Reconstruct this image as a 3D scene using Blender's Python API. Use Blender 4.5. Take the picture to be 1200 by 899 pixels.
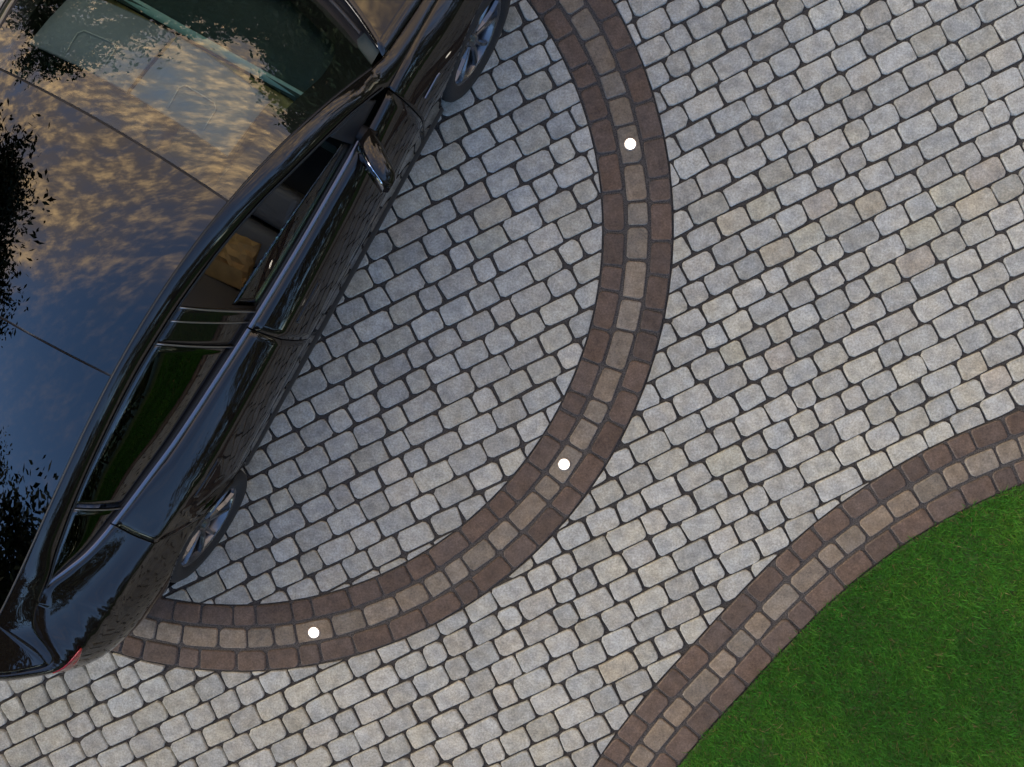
import bpy, bmesh, math, random
import numpy as np
from mathutils import Vector, Matrix
random.seed(7); rng = np.random.default_rng(7)
S = bpy.context.scene
for o in list(bpy.data.objects): bpy.data.objects.remove(o)
COL = S.collection

# ------------------------------------------------------------------ camera
H, F = 4.974, 1060.0
TX, TY = -0.0591, -0.0286
cam = bpy.data.cameras.new("camera"); co = bpy.data.objects.new("camera", cam); COL.objects.link(co)
cam.sensor_width = 36; cam.sensor_fit = 'HORIZONTAL'; cam.lens = F / 1200 * 36
cam.clip_start = 0.05; cam.clip_end = 2000
_c, _s = math.cos(TX), math.sin(TX)
Ry = Matrix(((_c, 0, -_s), (0, 1, 0), (_s, 0, _c)))
_c, _s = math.cos(TY), math.sin(TY)
Rx = Matrix(((1, 0, 0), (0, _c, -_s), (0, _s, _c)))
RC = Rx @ Ry
co.matrix_world = Matrix.Translation((0, 0, H)) @ RC.to_4x4()
S.camera = co
S.render.resolution_x, S.render.resolution_y = 1024, 767

# ------------------------------------------------------------------ sky, sun, exposure
SUN_EL, SUN_AZ = math.radians(30), math.radians(187)      # azimuth of the sun measured from +x
w = bpy.data.worlds.new("World"); S.world = w; w.use_nodes = True
nt = w.node_tree; N = nt.nodes; Lk = nt.links; N.clear()
out = N.new('ShaderNodeOutputWorld')
sky = N.new('ShaderNodeTexSky'); sky.sky_type = 'NISHITA'; sky.sun_disc = False
sky.sun_elevation = SUN_EL; sky.sun_rotation = math.pi / 2 - SUN_AZ
sky.air_density = 1.15; sky.dust_density = 0.1; sky.ozone_density = 5.0
bg = N.new('ShaderNodeBackground'); bg.inputs['Strength'].default_value = 0.15
Lk.new(sky.outputs[0], bg.inputs['Color'])
# evening clouds: noise on the cloud deck (direction divided by its height)
tc = N.new('ShaderNodeTexCoord'); sep = N.new('ShaderNodeSeparateXYZ'); Lk.new(tc.outputs['Generated'], sep.inputs[0])
mx = N.new('ShaderNodeMath'); mx.operation = 'MAXIMUM'; mx.inputs[1].default_value = 0.03; Lk.new(sep.outputs['Z'], mx.inputs[0])
ad = N.new('ShaderNodeMath'); ad.operation = 'ADD'; ad.inputs[1].default_value = 0.08; Lk.new(mx.outputs[0], ad.inputs[0])
def dv(sock):
    m = N.new('ShaderNodeMath'); m.operation = 'DIVIDE'; Lk.new(sock, m.inputs[0]); Lk.new(ad.outputs[0], m.inputs[1]); return m
dx, dy = dv(sep.outputs['X']), dv(sep.outputs['Y'])
cb = N.new('ShaderNodeCombineXYZ'); Lk.new(dx.outputs[0], cb.inputs[0]); Lk.new(dy.outputs[0], cb.inputs[1])
mp = N.new('ShaderNodeMapping'); mp.inputs['Rotation'].default_value = (0, 0, math.radians(-18)); mp.inputs['Scale'].default_value = (1.0, 1.6, 1)
Lk.new(cb.outputs[0], mp.inputs['Vector'])
def noise(vec, sc, det, ro, dist=0.0):
    q = N.new('ShaderNodeTexNoise'); q.inputs['Scale'].default_value = sc; q.inputs['Detail'].default_value = det; q.inputs['Roughness'].default_value = ro; q.inputs['Distortion'].default_value = dist
    Lk.new(vec, q.inputs['Vector']); return q.outputs['Fac']
def mth(op, a, b):
    m = N.new('ShaderNodeMath'); m.operation = op
    for i, v in enumerate((a, b)):
        if isinstance(v, (int, float)): m.inputs[i].default_value = v
        else: Lk.new(v, m.inputs[i])
    return m.outputs[0]
def rng01(sock, lo, hi):
    r = N.new('ShaderNodeMapRange'); r.interpolation_type = 'SMOOTHSTEP'; r.inputs['From Min'].default_value = lo; r.inputs['From Max'].default_value = hi; Lk.new(sock, r.inputs['Value']); return r.outputs['Result']
fleck = noise(mp.outputs[0], 19.0, 7, .6, .1); bank = noise(cb.outputs[0], 1.6, 3, .5); puff = noise(mp.outputs[0], 5.0, 4, .55)
# the cloud field lies to the north and thins out to the south
where = mth('ADD', mth('MULTIPLY', sep.outputs['Y'], 1.5), mth('MULTIPLY', mth('SUBTRACT', bank, .5), 1.3))
where = rng01(where, -.32, .62)
veil = mth('MULTIPLY', rng01(puff, .05, .60), mth('MULTIPLY', where, .85))
bits = mth('MULTIPLY', rng01(mth('ADD', mth('MULTIPLY', fleck, .62), mth('MULTIPLY', puff, .55)), .52, .90), mth('ADD', mth('MULTIPLY', where, .90), .06))
def bgn(col, st):
    q = N.new('ShaderNodeBackground'); q.inputs['Color'].default_value = (*col, 1); q.inputs['Strength'].default_value = st; return q.outputs[0]
def mixs(f, s1, s2):
    q = N.new('ShaderNodeMixShader'); Lk.new(f, q.inputs[0]); Lk.new(s1, q.inputs[1]); Lk.new(s2, q.inputs[2]); return q.outputs[0]
lay = mixs(veil, bg.outputs[0], bgn((.62, .48, .38), .62))
lay = mixs(bits, lay, bgn((1.0, .67, .32), 2.3))
Lk.new(lay, out.inputs['Surface'])

sl = bpy.data.lights.new("sun", 'SUN'); sl.energy = 1.5; sl.angle = math.radians(40); sl.color = (1.0, 0.88, 0.72)
so = bpy.data.objects.new("sun", sl); COL.objects.link(so)
sd = Vector((math.cos(SUN_EL) * math.cos(SUN_AZ), math.cos(SUN_EL) * math.sin(SUN_AZ), math.sin(SUN_EL)))
so.rotation_euler = (-sd).to_track_quat('-Z', 'Y').to_euler(); so.location = (10, -4, 8)
vs = S.view_settings; vs.view_transform = 'Standard'; vs.look = 'None'; vs.gamma = 1.0; vs.exposure = 1.72; vs.use_curve_mapping = False

# ------------------------------------------------------------------ helpers
def link(name, me, parent=None, mat=None, smooth=False):
    o = bpy.data.objects.new(name, me); COL.objects.link(o)
    if parent is not None: o.parent = parent
    if mat is not None and len(me.materials) == 0: me.materials.append(mat)
    if smooth: me.polygons.foreach_set('use_smooth', [True] * len(me.polygons))
    return o
def mesh(name, verts, faces):
    me = bpy.data.meshes.new(name); me.from_pydata([tuple(map(float, v)) for v in verts], [], [tuple(int(i) for i in f) for f in faces]); me.update(); return me
def tag(o, label, cat, group=None):
    o['label'] = label; o['category'] = cat
    if group: o['group'] = group
    return o
def empty(name, loc=(0, 0, 0), rz=0.0):
    o = bpy.data.objects.new(name, None); COL.objects.link(o); o.location = loc; o.rotation_euler = (0, 0, rz); o.empty_display_size = .1; return o
def newmat(name):
    m = bpy.data.materials.new(name); m.use_nodes = True; n = m.node_tree.nodes; b = n['Principled BSDF']; return m, n, m.node_tree.links, b
def simple(name, col, rough=0.5, metal=0.0, coat=0.0, ior=1.5, var=0.0, scale=30.0, bump=0.0):
    m, n, l, b = newmat(name)
    b.inputs['Base Color'].default_value = (*col, 1); b.inputs['Roughness'].default_value = rough; b.inputs['Metallic'].default_value = metal
    b.inputs['Coat Weight'].default_value = coat; b.inputs['Coat Roughness'].default_value = 0.02; b.inputs['IOR'].default_value = ior
    if var or bump:
        t = n.new('ShaderNodeTexCoord'); z = n.new('ShaderNodeTexNoise'); z.inputs['Scale'].default_value = scale; z.inputs['Detail'].default_value = 6
        l.new(t.outputs['Object'], z.inputs['Vector'])
        if var:
            r = n.new('ShaderNodeValToRGB')
            r.color_ramp.elements[0].position = .3; r.color_ramp.elements[1].position = .7
            r.color_ramp.elements[0].color = (*[c * (1 - var) for c in col], 1); r.color_ramp.elements[1].color = (*[c * (1 + var) for c in col], 1)
            l.new(z.outputs['Fac'], r.inputs['Fac']); l.new(r.outputs[0], b.inputs['Base Color'])
        if bump:
            bp = n.new('ShaderNodeBump'); bp.inputs['Strength'].default_value = bump; bp.inputs['Distance'].default_value = .004
            l.new(z.outputs['Fac'], bp.inputs['Height']); l.new(bp.outputs[0], b.inputs['Normal'])
    return m

def stone_mat(name, per_object=True):
    """cast stone: colour of the piece, mottling, grain, paler rim ('wear' = 1 on the rounded edge)"""
    m, n, l, b = newmat(name)
    if per_object:
        ci = n.new('ShaderNodeObjectInfo'); col = ci.outputs['Color']
    else:
        ci = n.new('ShaderNodeAttribute'); ci.attribute_name = 'tint'; col = ci.outputs['Color']
    geo = n.new('ShaderNodeNewGeometry')
    a = n.new('ShaderNodeTexNoise'); a.inputs['Scale'].default_value = 16; a.inputs['Detail'].default_value = 4; a.inputs['Roughness'].default_value = .6
    f = n.new('ShaderNodeTexNoise'); f.inputs['Scale'].default_value = 90; f.inputs['Detail'].default_value = 6; f.inputs['Roughness'].default_value = .7
    g = n.new('ShaderNodeTexNoise'); g.inputs['Scale'].default_value = 380; g.inputs['Detail'].default_value = 3
    for q in (a, f, g): l.new(geo.outputs['Position'], q.inputs['Vector'])
    def mr(sock, lo, hi, fm=.3, fx=.7):
        k = n.new('ShaderNodeMapRange'); k.inputs['From Min'].default_value = fm; k.inputs['From Max'].default_value = fx
        k.inputs['To Min'].default_value = lo; k.inputs['To Max'].default_value = hi; l.new(sock, k.inputs['Value']); return k.outputs['Result']
    def mul(c1, f2):
        k = n.new('ShaderNodeVectorMath'); k.operation = 'SCALE'; l.new(c1, k.inputs[0]); l.new(f2, k.inputs['Scale']); return k.outputs[0]
    c = mul(col, mr(a.outputs['Fac'], .74, 1.24)); c = mul(c, mr(f.outputs['Fac'], .62, 1.38)); c = mul(c, mr(g.outputs['Fac'], .80, 1.2))
    # faint warm / cool clouding inside a piece
    wn = n.new('ShaderNodeTexNoise'); wn.inputs['Scale'].default_value = 9; wn.inputs['Detail'].default_value = 2; l.new(geo.outputs['Position'], wn.inputs['Vector'])
    wr = n.new('ShaderNodeValToRGB'); wr.color_ramp.elements[0].position = .35; wr.color_ramp.elements[1].position = .65
    wr.color_ramp.elements[0].color = (.97, .99, 1.03, 1); wr.color_ramp.elements[1].color = (1.03, 1.0, .95, 1)
    l.new(wn.outputs['Fac'], wr.inputs['Fac'])
    vm = n.new('ShaderNodeVectorMath'); vm.operation = 'MULTIPLY'; l.new(c, vm.inputs[0]); l.new(wr.outputs[0], vm.inputs[1]); c = vm.outputs[0]
    at = n.new('ShaderNodeAttribute'); at.attribute_name = 'pale_rim'
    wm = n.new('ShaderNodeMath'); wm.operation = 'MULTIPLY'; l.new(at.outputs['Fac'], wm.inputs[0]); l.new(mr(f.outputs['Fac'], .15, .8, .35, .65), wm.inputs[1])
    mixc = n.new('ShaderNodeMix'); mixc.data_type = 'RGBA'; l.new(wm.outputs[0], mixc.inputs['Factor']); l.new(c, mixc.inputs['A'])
    br = n.new('ShaderNodeVectorMath'); br.operation = 'MULTIPLY_ADD'; l.new(c, br.inputs[0]); br.inputs[1].default_value = (1.22, 1.22, 1.22); br.inputs[2].default_value = (.075, .073, .066)  # rim colour: the stone's own colour made paler on the rounded edge
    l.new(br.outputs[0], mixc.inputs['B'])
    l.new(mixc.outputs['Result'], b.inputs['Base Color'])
    b.inputs['Roughness'].default_value = .82; b.inputs['Specular IOR Level'].default_value = .3
    bp = n.new('ShaderNodeBump'); bp.inputs['Strength'].default_value = .45; bp.inputs['Distance'].default_value = .004
    ah = n.new('ShaderNodeMath'); ah.operation = 'ADD'; l.new(f.outputs['Fac'], ah.inputs[0]); l.new(mr(g.outputs['Fac'], 0, .4), ah.inputs[1])
    l.new(ah.outputs[0], bp.inputs['Height']); l.new(bp.outputs[0], b.inputs['Normal'])
    return m
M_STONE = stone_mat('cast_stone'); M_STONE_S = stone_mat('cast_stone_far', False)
M_SAND = simple('joint_sand', (.040, .036, .031), .95, var=.75, scale=150, bump=.9)
M_SAND_B = simple('border_joint_sand', (.060, .053, .045), .95, var=.9, scale=190, bump=.9)

def poly_inset(P, d):
    e0 = np.roll(P, -1, 0) - P
    for _ in range(6):
        R = _inset(P, d); e1 = np.roll(R, -1, 0) - R
        if np.all((e0 * e1).sum(1) > 0): return R
        d *= .6
    return P + (P.mean(0) - P) * .06
def _inset(P, d):
    n = len(P); R = []
    for i in range(n):
        a, b, c = P[i - 1], P[i], P[(i + 1) % n]
        e1 = b - a; e2 = c - b
        n1_ = np.array([-e1[1], e1[0]]) / (np.hypot(*e1) + 1e-9); n2_ = np.array([-e2[1], e2[0]]) / (np.hypot(*e2) + 1e-9)
        m = n1_ + n2_; L = np.hypot(*m)
        m = n1_ if L < .2 else m / L
        k = min(2.0, 1 / max(.4, float(np.dot(m, n1_))))
        R.append(b + m * d * k)
    return np.array(R)
def stone_geo(P, inset=.0052, soft=.0014, tilt=(0, 0), dz=0.0, drop=.0030):
    """closed outline (ccw) -> top, pale rim and sides that run down into the joint"""
    n = len(P); c = P.mean(0)
    size = np.sqrt(max(1e-6, area(P)))
    k = min(1.0, size / .09)
    T = poly_inset(P, inset * k); Mi = poly_inset(P, soft * k)
    hz = lambda q: float(np.dot(q - c, tilt)) + dz
    V = [(q[0], q[1], hz(q)) for q in T] + [(q[0], q[1], hz(q) - drop * k) for q in Mi] + [(q[0], q[1], -.026) for q in P]
    Fc = [tuple(range(n))]
    for r in (0, 1):
        for i in range(n):
            j = (i + 1) % n; Fc.append((r * n + i, (r + 1) * n + i, (r + 1) * n + j, r * n + j))
    pale_rim = [0.0] * n + [1.0] * n + [0.0] * n
    return V, Fc, pale_rim
def area(P):
    x, y = P[:, 0], P[:, 1]; return .5 * float(np.sum(x * np.roll(y, -1) - np.roll(x, -1) * y))
def stone_mesh(name, P, **k):
    V, Fc, we = stone_geo(P, **k); me = mesh(name, V, Fc)
    me.attributes.new('pale_rim', 'FLOAT', 'POINT').data.foreach_set('value', we)
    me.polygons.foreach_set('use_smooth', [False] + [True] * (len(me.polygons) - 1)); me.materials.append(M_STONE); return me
def rounded(lx, ly, r, jit=.0015, rs=random):
    """tumbled block outline: 12 points, every corner worn a little differently"""
    P = []
    for (cx, cy, a0) in ((1, -1, -90), (1, 1, 0), (-1, 1, 90), (-1, -1, 180)):
        q = r * rs.uniform(.6, 1.5); q = min(q, .35 * ly)
        for a in (4, 45, 86):
            t = math.radians(a0 + a)
            P.append((cx * (lx / 2 - q) + q * math.cos(t) + rs.gauss(0, jit), cy * (ly / 2 - q) + q * math.sin(t) + rs.gauss(0, jit)))
    return np.array(P)
def clip(P, p0, nrm):
    """keep the side where (q - p0).nrm >= 0"""
    R = []; n = len(P); d = (P - p0) @ nrm
    for i in range(n):
        j = (i + 1) % n
        if d[i] >= 0: R.append(P[i])
        if (d[i] >= 0) != (d[j] >= 0): R.append(P[i] + (P[j] - P[i]) * d[i] / (d[i] - d[j]))
    if len(R) < 3: return None
    Q = [R[0]]
    for q in R[1:]:
        if np.hypot(*(q - Q[-1])) > .002: Q.append(q)
    if len(Q) > 3 and np.hypot(*(Q[0] - Q[-1])) < .002: Q.pop()
    return np.array(Q) if len(Q) >= 3 else None

# ------------------------------------------------------------------ layout of the paving (measured, metres)
TH, PITCH, OFF = 0.4646324465, 0.1274667, 1.5260946
UC, VC, WC = 0.06101, -0.24165, [-0.00484, 0.00059, -3e-05, 0.00154, -0.00211, 0.00272]
EU = np.array([math.cos(TH), math.sin(TH)]); EV = np.array([-math.sin(TH), math.cos(TH)])
ROWS = {-27:[-1167,-987,-858,-699],-26:[-1415,-1286,-1127,-946,-735,-579,-371],-25:[-1635,-1456,-1246,-1035,-825,-613,-400,-271,-116],-24:[-2108,-1931,-1753,-1598,-1418,-1208,-1081,-870,-712,-532,-348,-167,45,173,380],-23:[-2396,-2189,-2013,-1858,-1649,-1521,-1312,-1155,-997,-817,-634,-475,-294,-82,101,260,468,647],-22:[-2698,-2492,-2288,-2083,-1955,-1747,-1578,-1382,-1252,-1072,-911,-702,-577,-359,-181,30,242,400,554,678,886,1140,1317,1525,1684,1860,2035],-21:[-2739,-2562,-2357,-2205,-2028,-1818,-1639,-1458,-1328,-1166,-986,-860,-650,-525,-394,-211,-33,150,363,522,647,858,1068,1245,1424,1598,1750,1925,2079],-20:[-3184,-3010,-2807,-2632,-2456,-2281,-2075,-1869,-1686,-1502,-1318,-1135,-951,-742,-583,-455,-244,-33,97,280,462,589,797,1006,1133,1309,1463,1640,1845,1995,2201],-19:[-3430,-3225,-3024,-2851,-2687,-2523,-2369,-2199,-2028,-1857,-1687,-1516,-1345,-1175,-1004,-833,-663,-492,-313,-127,31,242,424,635,764,921,1070,1228,1356,1531,1707,1912,2088],-18:[-3692,-3485,-3334,-3133,-2931,-2726,-2558,-2391,-2223,-2056,-1888,-1720,-1553,-1385,-1218,-1050,-883,-715,-548,-380,-213,-45,136,349,530,661,842,997,1121,1300,1507,1631,1837,2040,2246],-17:[-3924,-3716,-3509,-3356,-3233,-3031,-2856,-2683,-2510,-2336,-2163,-1990,-1817,-1644,-1470,-1297,-1124,-951,-777,-604,-431,-258,-84,89,302,516,724,879,1006,1189,1366,1570,1776,1980,2132,2310],-16:[-3844,-3628,-3439,-3281,-3108,-2986,-2822,-2657,-2493,-2328,-2164,-2000,-1822,-1641,-1482,-1299,-1090,-910,-748,-585,-423,-261,-98,64,227,409,625,833,959,1116,1290,1449,1656,1831,2037,2211,2389],-15:[-3684,-3522,-3395,-3247,-3071,-2902,-2734,-2566,-2397,-2191,-2035,-1855,-1729,-1522,-1360,-1148,-993,-779,-597,-437,-276,-115,45,206,366,579,760,885,1040,1165,1325,1501,1625,1801,2005,2177,2346,2518],-14:[-2510,-2303,-2149,-1973,-1818,-1607,-1396,-1243,-1058,-842,-631,-421,-237,-53,130,314,497,708,837,994,1203,1354,1532,1686,1891,2094,2217,2423],-13:[-2204,-2046,-1918,-1712,-1532,-1405,-1227,-1067,-935,-721,-508,-324,-112,65,242,419,596,777,956,1136,1266,1466,1595,1804,1977,2127,2329,2534],-12:[-1979,-1851,-1723,-1513,-1330,-1118,-989,-779,-567,-436,-224,-43,111,264,418,571,725,852,1031,1187,1366,1545,1750,1902,2108,2283,2457,2663],-11:[-1792,-1613,-1431,-1249,-1066,-937,-727,-513,-301,-91,89,262,435,608,781,961,1140,1346,1504,1683,1833,2008,2184,2387,2560,2684],-10:[-1739,-1528,-1346,-1217,-1039,-858,-727,-546,-364,-204,-20,194,363,533,703,873,1052,1231,1411,1616,1791,1917,2122,2324,2444,2617,2822],-9:[-1664,-1538,-1384,-1174,-993,-783,-651,-469,-258,-128,85,242,450,616,781,947,1157,1365,1543,1665,1871,1993,2167,2374,2548,2699,2876],-8:[-1454,-1247,-1090,-905,-692,-514,-331,-172,38,221,351,527,704,881,1057,1241,1450,1569,1732,1925,2077,2280,2482,2604,2809,3016],-7:[-1159,-981,-765,-580,-453,-243,-114,99,282,463,637,812,986,1168,1377,1501,1678,1855,2010,2185,2388,2563,2764,2964],-6:[-1033,-853,-723,-508,-327,-197,16,227,438,565,732,898,1064,1272,1479,1605,1783,1985,2160,2334,2538,2692],-5:[-766,-636,-425,-267,-108,102,258,385,593,787,980,1174,1382,1560,1685,1841,2042,2218,2372,2499],-4:[-725,-571,-360,-176,34,214,425,555,738,921,1104,1285,1410,1616,1827,1977,2156],-3:[-483,-271,-59,73,286,464,620,810,1000,1190,1317,1522,1677,1856],-2:[-326,-146,10,192,323,531,712,893,1075,1255,1384,1588,1712],-1:[-67,92,272,430,612,789,967,1144,1322,1500],0:[201,328,482,658,826,994,1161,1370],1:[407,585]}
CC, CR, BW = np.array([-1.8921, 0.6980]), 2.2861, 0.190        # the round band
BAND2 = np.array([[5.6, .55], [5.0, .42], [4.4, .24], [3.8, .04], [3.2, -.19], [2.7, -.375]] + [[2.308, -.525], [2.149, -.598], [2.037, -.661], [1.882, -.746], [1.749, -.831], [1.608, -.941], [1.484, -1.033], [1.392, -1.117], [1.244, -1.256], [1.096, -1.413], [1.005, -1.516], [.913, -1.628], [.814, -1.733], [.670, -1.899], [.565, -2.011], [.452, -2.157]] + [[.27, -2.42], [.07, -2.76], [-.1, -3.1], [-.25, -3.5], [-.36, -3.9], [-.45, -4.4], [-.5, -5.0]])
def smooth_curve(P, it=3):
    for _ in range(it):
        Q = P.copy(); Q[1:-1] = P[1:-1] * .5 + (P[:-2] + P[2:]) * .25; P = Q
    return P
BAND2 = smooth_curve(BAND2, 2)
_d = np.r_[0, np.cumsum(np.hypot(*np.diff(BAND2, axis=0).T))]
def b2_at(s):
    return np.array([np.interp(s, _d, BAND2[:, 0]), np.interp(s, _d, BAND2[:, 1])])
def b2_near(q):
    """arc length and signed distance (positive on the paved side)"""
    a, b = BAND2[:-1], BAND2[1:]; ab = b - a; t = np.clip(((q - a) * ab).sum(1) / (ab * ab).sum(1), 0, 1)
    p = a + ab * t[:, None]; d = np.hypot(*(q - p).T); i = int(d.argmin())
    s = _d[i] + t[i] * np.hypot(*ab[i]); cr = ab[i][0] * (q - p[i])[1] - ab[i][1] * (q - p[i])[0]
    return s, -d[i] * np.sign(cr), p[i]

# ------------------------------------------------------------------ ground
def poly_sheet(name, pts, z, mat):
    me = mesh(name, [(x, y, z) for x, y in pts], [tuple(range(len(pts)))])
    o = link(name, me, None, mat); o['kind'] = 'structure'; return o
M_GROUND = simple('far_grass', (.035, .06, .018), .95, var=.4, scale=3.0)
poly_sheet('ground', [(-400, -400), (400, -400), (400, 400), (-400, 400)], -.09, M_GROUND)
driveway = poly_sheet('driveway', [(-5.6, -4.4), (5.6, -4.4), (5.6, 4.6), (-5.6, 4.6)], -.019, M_SAND)
ring = [(CC[0] + CR * math.cos(t), CC[1] + CR * math.sin(t)) for t in np.linspace(0, 2 * math.pi, 96, endpoint=False)]
circle = poly_sheet('paved_circle', [(CC[0] + (CR - .15) * math.cos(t), CC[1] + (CR - .15) * math.sin(t)) for t in np.linspace(0, 2 * math.pi, 96, endpoint=False)], -.015, M_SAND)
def strip_sheet(name, A, B, z, mat, closed=False):
    n = len(A); V = [(*p, z) for p in A] + [(*p, z) for p in B]; Fc = []
    for i in range(n if closed else n - 1):
        j = (i + 1) % n; Fc.append((i, j, n + j, n + i))
    o = link(name, mesh(name, V, Fc), None, mat); o['kind'] = 'structure'; return o
def circ(r, n=128): return [(CC[0] + r * math.cos(t), CC[1] + r * math.sin(t)) for t in np.linspace(0, 2 * math.pi, n, endpoint=False)]
ring_border = strip_sheet('circle_border', circ(CR + BW - .004), circ(CR - BW + .004), -.0115, M_SAND_B, True)
ss = np.linspace(0, _d[-1], 160)
def b2_off(s, o):
    p = b2_at(s); t = b2_at(min(s + .01, _d[-1])) - b2_at(max(s - .01, 0)); t = t / np.hypot(*t)
    return p + np.array([t[1], -t[0]]) * o                    # +o = towards the paving
lawn_border = strip_sheet('lawn_border', [b2_off(s, BW - .004) for s in ss], [b2_off(s, -BW + .004) for s in ss], -.0115, M_SAND_B)

FRAME = np.array([[-3.18, 2.02], [-3.26, -2.36], [2.47, -2.21], [2.41, 1.88]])
HIDE = np.array([[-.305, 1.947], [-.338, 1.741], [-.568, 1.436], [-.762, 1.193], [-.867, 1.008], [-1.317, .212], [-1.786, -.673], [-1.808, -.866], [-2.212, -1.307], [-2.489, -1.58], [-2.819, -1.783], [-3.25, -1.826], [-6, -1.8], [-6, 4], [-.3, 4]])
def inside(P, q):
    r = False; n = len(P)
    for i in range(n):
        a, b = P[i], P[i - 1]
        if (a[1] > q[1]) != (b[1] > q[1]) and q[0] < (b[0] - a[0]) * (q[1] - a[1]) / (b[1] - a[1]) + a[0]: r = not r
    return r
def seen_area(P):
    """rough visible area of a stone: share of its sample points inside the frame and not under the car"""
    c = P.mean(0); Q = [c] + [c + (p - c) * .7 for p in P]
    return area(P) * sum(inside(FRAME, q) and not inside(HIDE, q) for q in Q) / len(Q)

SIZES = (.127, .156, .179, .208)
def extend(js, lo, hi, rs):
    js = list(js)
    while js[0] > lo: js.insert(0, js[0] - rs.choice(SIZES))
    while js[-1] < hi: js.append(js[-1] + rs.choice(SIZES))
    return js
WARM = [[.908, .732], [1.071, .813], [1.378, .827], [1.634, .824], [2.052, .887], [2.227, .98], [2.185, .818], [1.894, .667], [1.869, .513], [1.141, .569], [1.308, .641], [-.878, .704], [-.401, .797], [-.425, .643], [-.523, .882], [2.169, -.044], [.953, -.001], [1.163, .003], [.293, -1.71], [.929, -.586], [2.299, -.117]]
def paver_tint(c, rs):
    g = .335 * rs.uniform(.83, 1.13)
    col = np.array([1.03, 1.005, .855]) * g
    t = rs.random()
    if t < .20: col *= (.98, 1.0, 1.02)               # bluish
    elif t < .40: col *= (1.02, 1.003, .95)            # sandy
    elif t < .50: col *= (1.01, .99, .97)              # pinkish
    for i, q in enumerate(WARM):
        if abs(c[0] - q[0]) < .07 and abs(c[1] - q[1]) < .05:
            col = np.array([[.37, .335, .25], [.375, .358, .275], [.35, .318, .255]][i % 3]) * rs.uniform(.88, 1.02); break
    return col
rs = random.Random(11)
pav_in, pav_out, pav_far = [], [], []
for k in range(-62, 40):
    vv = OFF + k * PITCH
    base = [x / 1000 for x in ROWS[k]] if k in ROWS else [rs.uniform(-.1, .1)]
    js = extend(base, -7.6, 7.6, rs)
    for a, b in zip(js[:-1], js[1:]):
        u0 = (a + b) / 2; ln = b - a
        du, dvv = np.clip(u0 - UC, -2.6, 2.6), np.clip(vv - VC, -2.2, 2.2)
        wv = WC[0] + WC[1] * du + WC[2] * dvv + WC[3] * du * du + WC[4] * du * dvv + WC[5] * dvv * dvv
        c = EU * u0 + EV * (vv + wv)
        if not (-5.6 < c[0] < 5.6 and -4.4 < c[1] < 4.6): continue
        dist = np.hypot(*(c - CC)); hw = math.hypot(ln, PITCH) / 2
        s2, d2, p2 = b2_near(c)
        if d2 < BW - hw or CR - BW + hw < dist < CR + BW - hw: continue
        inner = dist < CR
        lx, ly = ln - .0125 + rs.gauss(0, .002), PITCH - .0110 + rs.gauss(0, .0016)
        ang = TH + rs.gauss(0, .012); ca, sa = math.cos(ang), math.sin(ang); R2 = np.array([[ca, sa], [-sa, ca]])
        whole = (dist < CR - BW - hw) if inner else (dist > CR + BW + hw and d2 > BW + hw)
        P = rounded(lx, ly, .0215, .0022, rs=rs) @ R2 + c
        if not whole:
            n_ = (c - CC) / dist
            if inner:
                for da in (-.06, 0, .06):
                    a_ = math.atan2(n_[1], n_[0]) + da / CR; q_ = np.array([math.cos(a_), math.sin(a_)])
                    if P is not None: P = clip(P, CC + q_ * (CR - BW - .004), -q_)
            else:
                if dist < CR + BW + hw: P = clip(P, CC + n_ * (CR + BW + .004), n_)
                if P is not None and d2 < BW + hw:
                    pn = b2_off(s2, 0); nn = b2_off(s2, 1) - pn
                    P = clip(P, pn + nn * (BW + .004), nn)
            if P is None or area(P) < .00055: continue
        sa_ = seen_area(P)
        rec = (sa_, inner, whole, c, lx, ly, ang, P, paver_tint(c, rs), rs.randrange(9))
        (pav_far if sa_ <= 0 else pav_in if inner else pav_out).append(rec)
pav_out.sort(key=lambda r: -r[0]); pav_in.sort(key=lambda r: -r[0])
pav_out, more_out = pav_out[:300], pav_out[300:]
pav_in, more_in = pav_in[:300], pav_in[300:]
print('pavers', len(pav_in), len(pav_out), 'rest', len(more_in), len(more_out), len(pav_far))
VAR = {}
def whole_mesh(lx, ly, v):
    i = min(range(4), key=lambda q: abs(SIZES[q] - 0.0125 - lx))
    if (i, v) not in VAR: VAR[i, v] = (stone_mesh('paver', rounded(SIZES[i] - 0.0125, PITCH - .0110, .0215, .0022, rs=rs)), SIZES[i] - 0.0125)
    return VAR[i, v]
def put_paver(rec, parent):
    _, inner, whole, c, lx, ly, ang, P, tint, v = rec
    if whole:
        me, L0 = whole_mesh(lx, ly, v); o = link('paver', me, parent)
        o.location = (c[0], c[1], rs.gauss(0, .0015)); o.rotation_euler = (rs.gauss(0, .011), rs.gauss(0, .011), ang + (math.pi if rs.random() < .5 else 0)); o.scale = (lx / L0, ly / (PITCH - .0110), 1)
    else:
        q = P.mean(0); o = link('paver', stone_mesh('paver', P - q, dz=rs.gauss(0, .0009), tilt=(rs.gauss(0, .006), rs.gauss(0, .006))), parent); o.location = (q[0], q[1], 0)
    o.color = (*tint, 1)
for r in pav_in: put_paver(r, circle)
for r in pav_out: put_paver(r, driveway)
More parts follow.
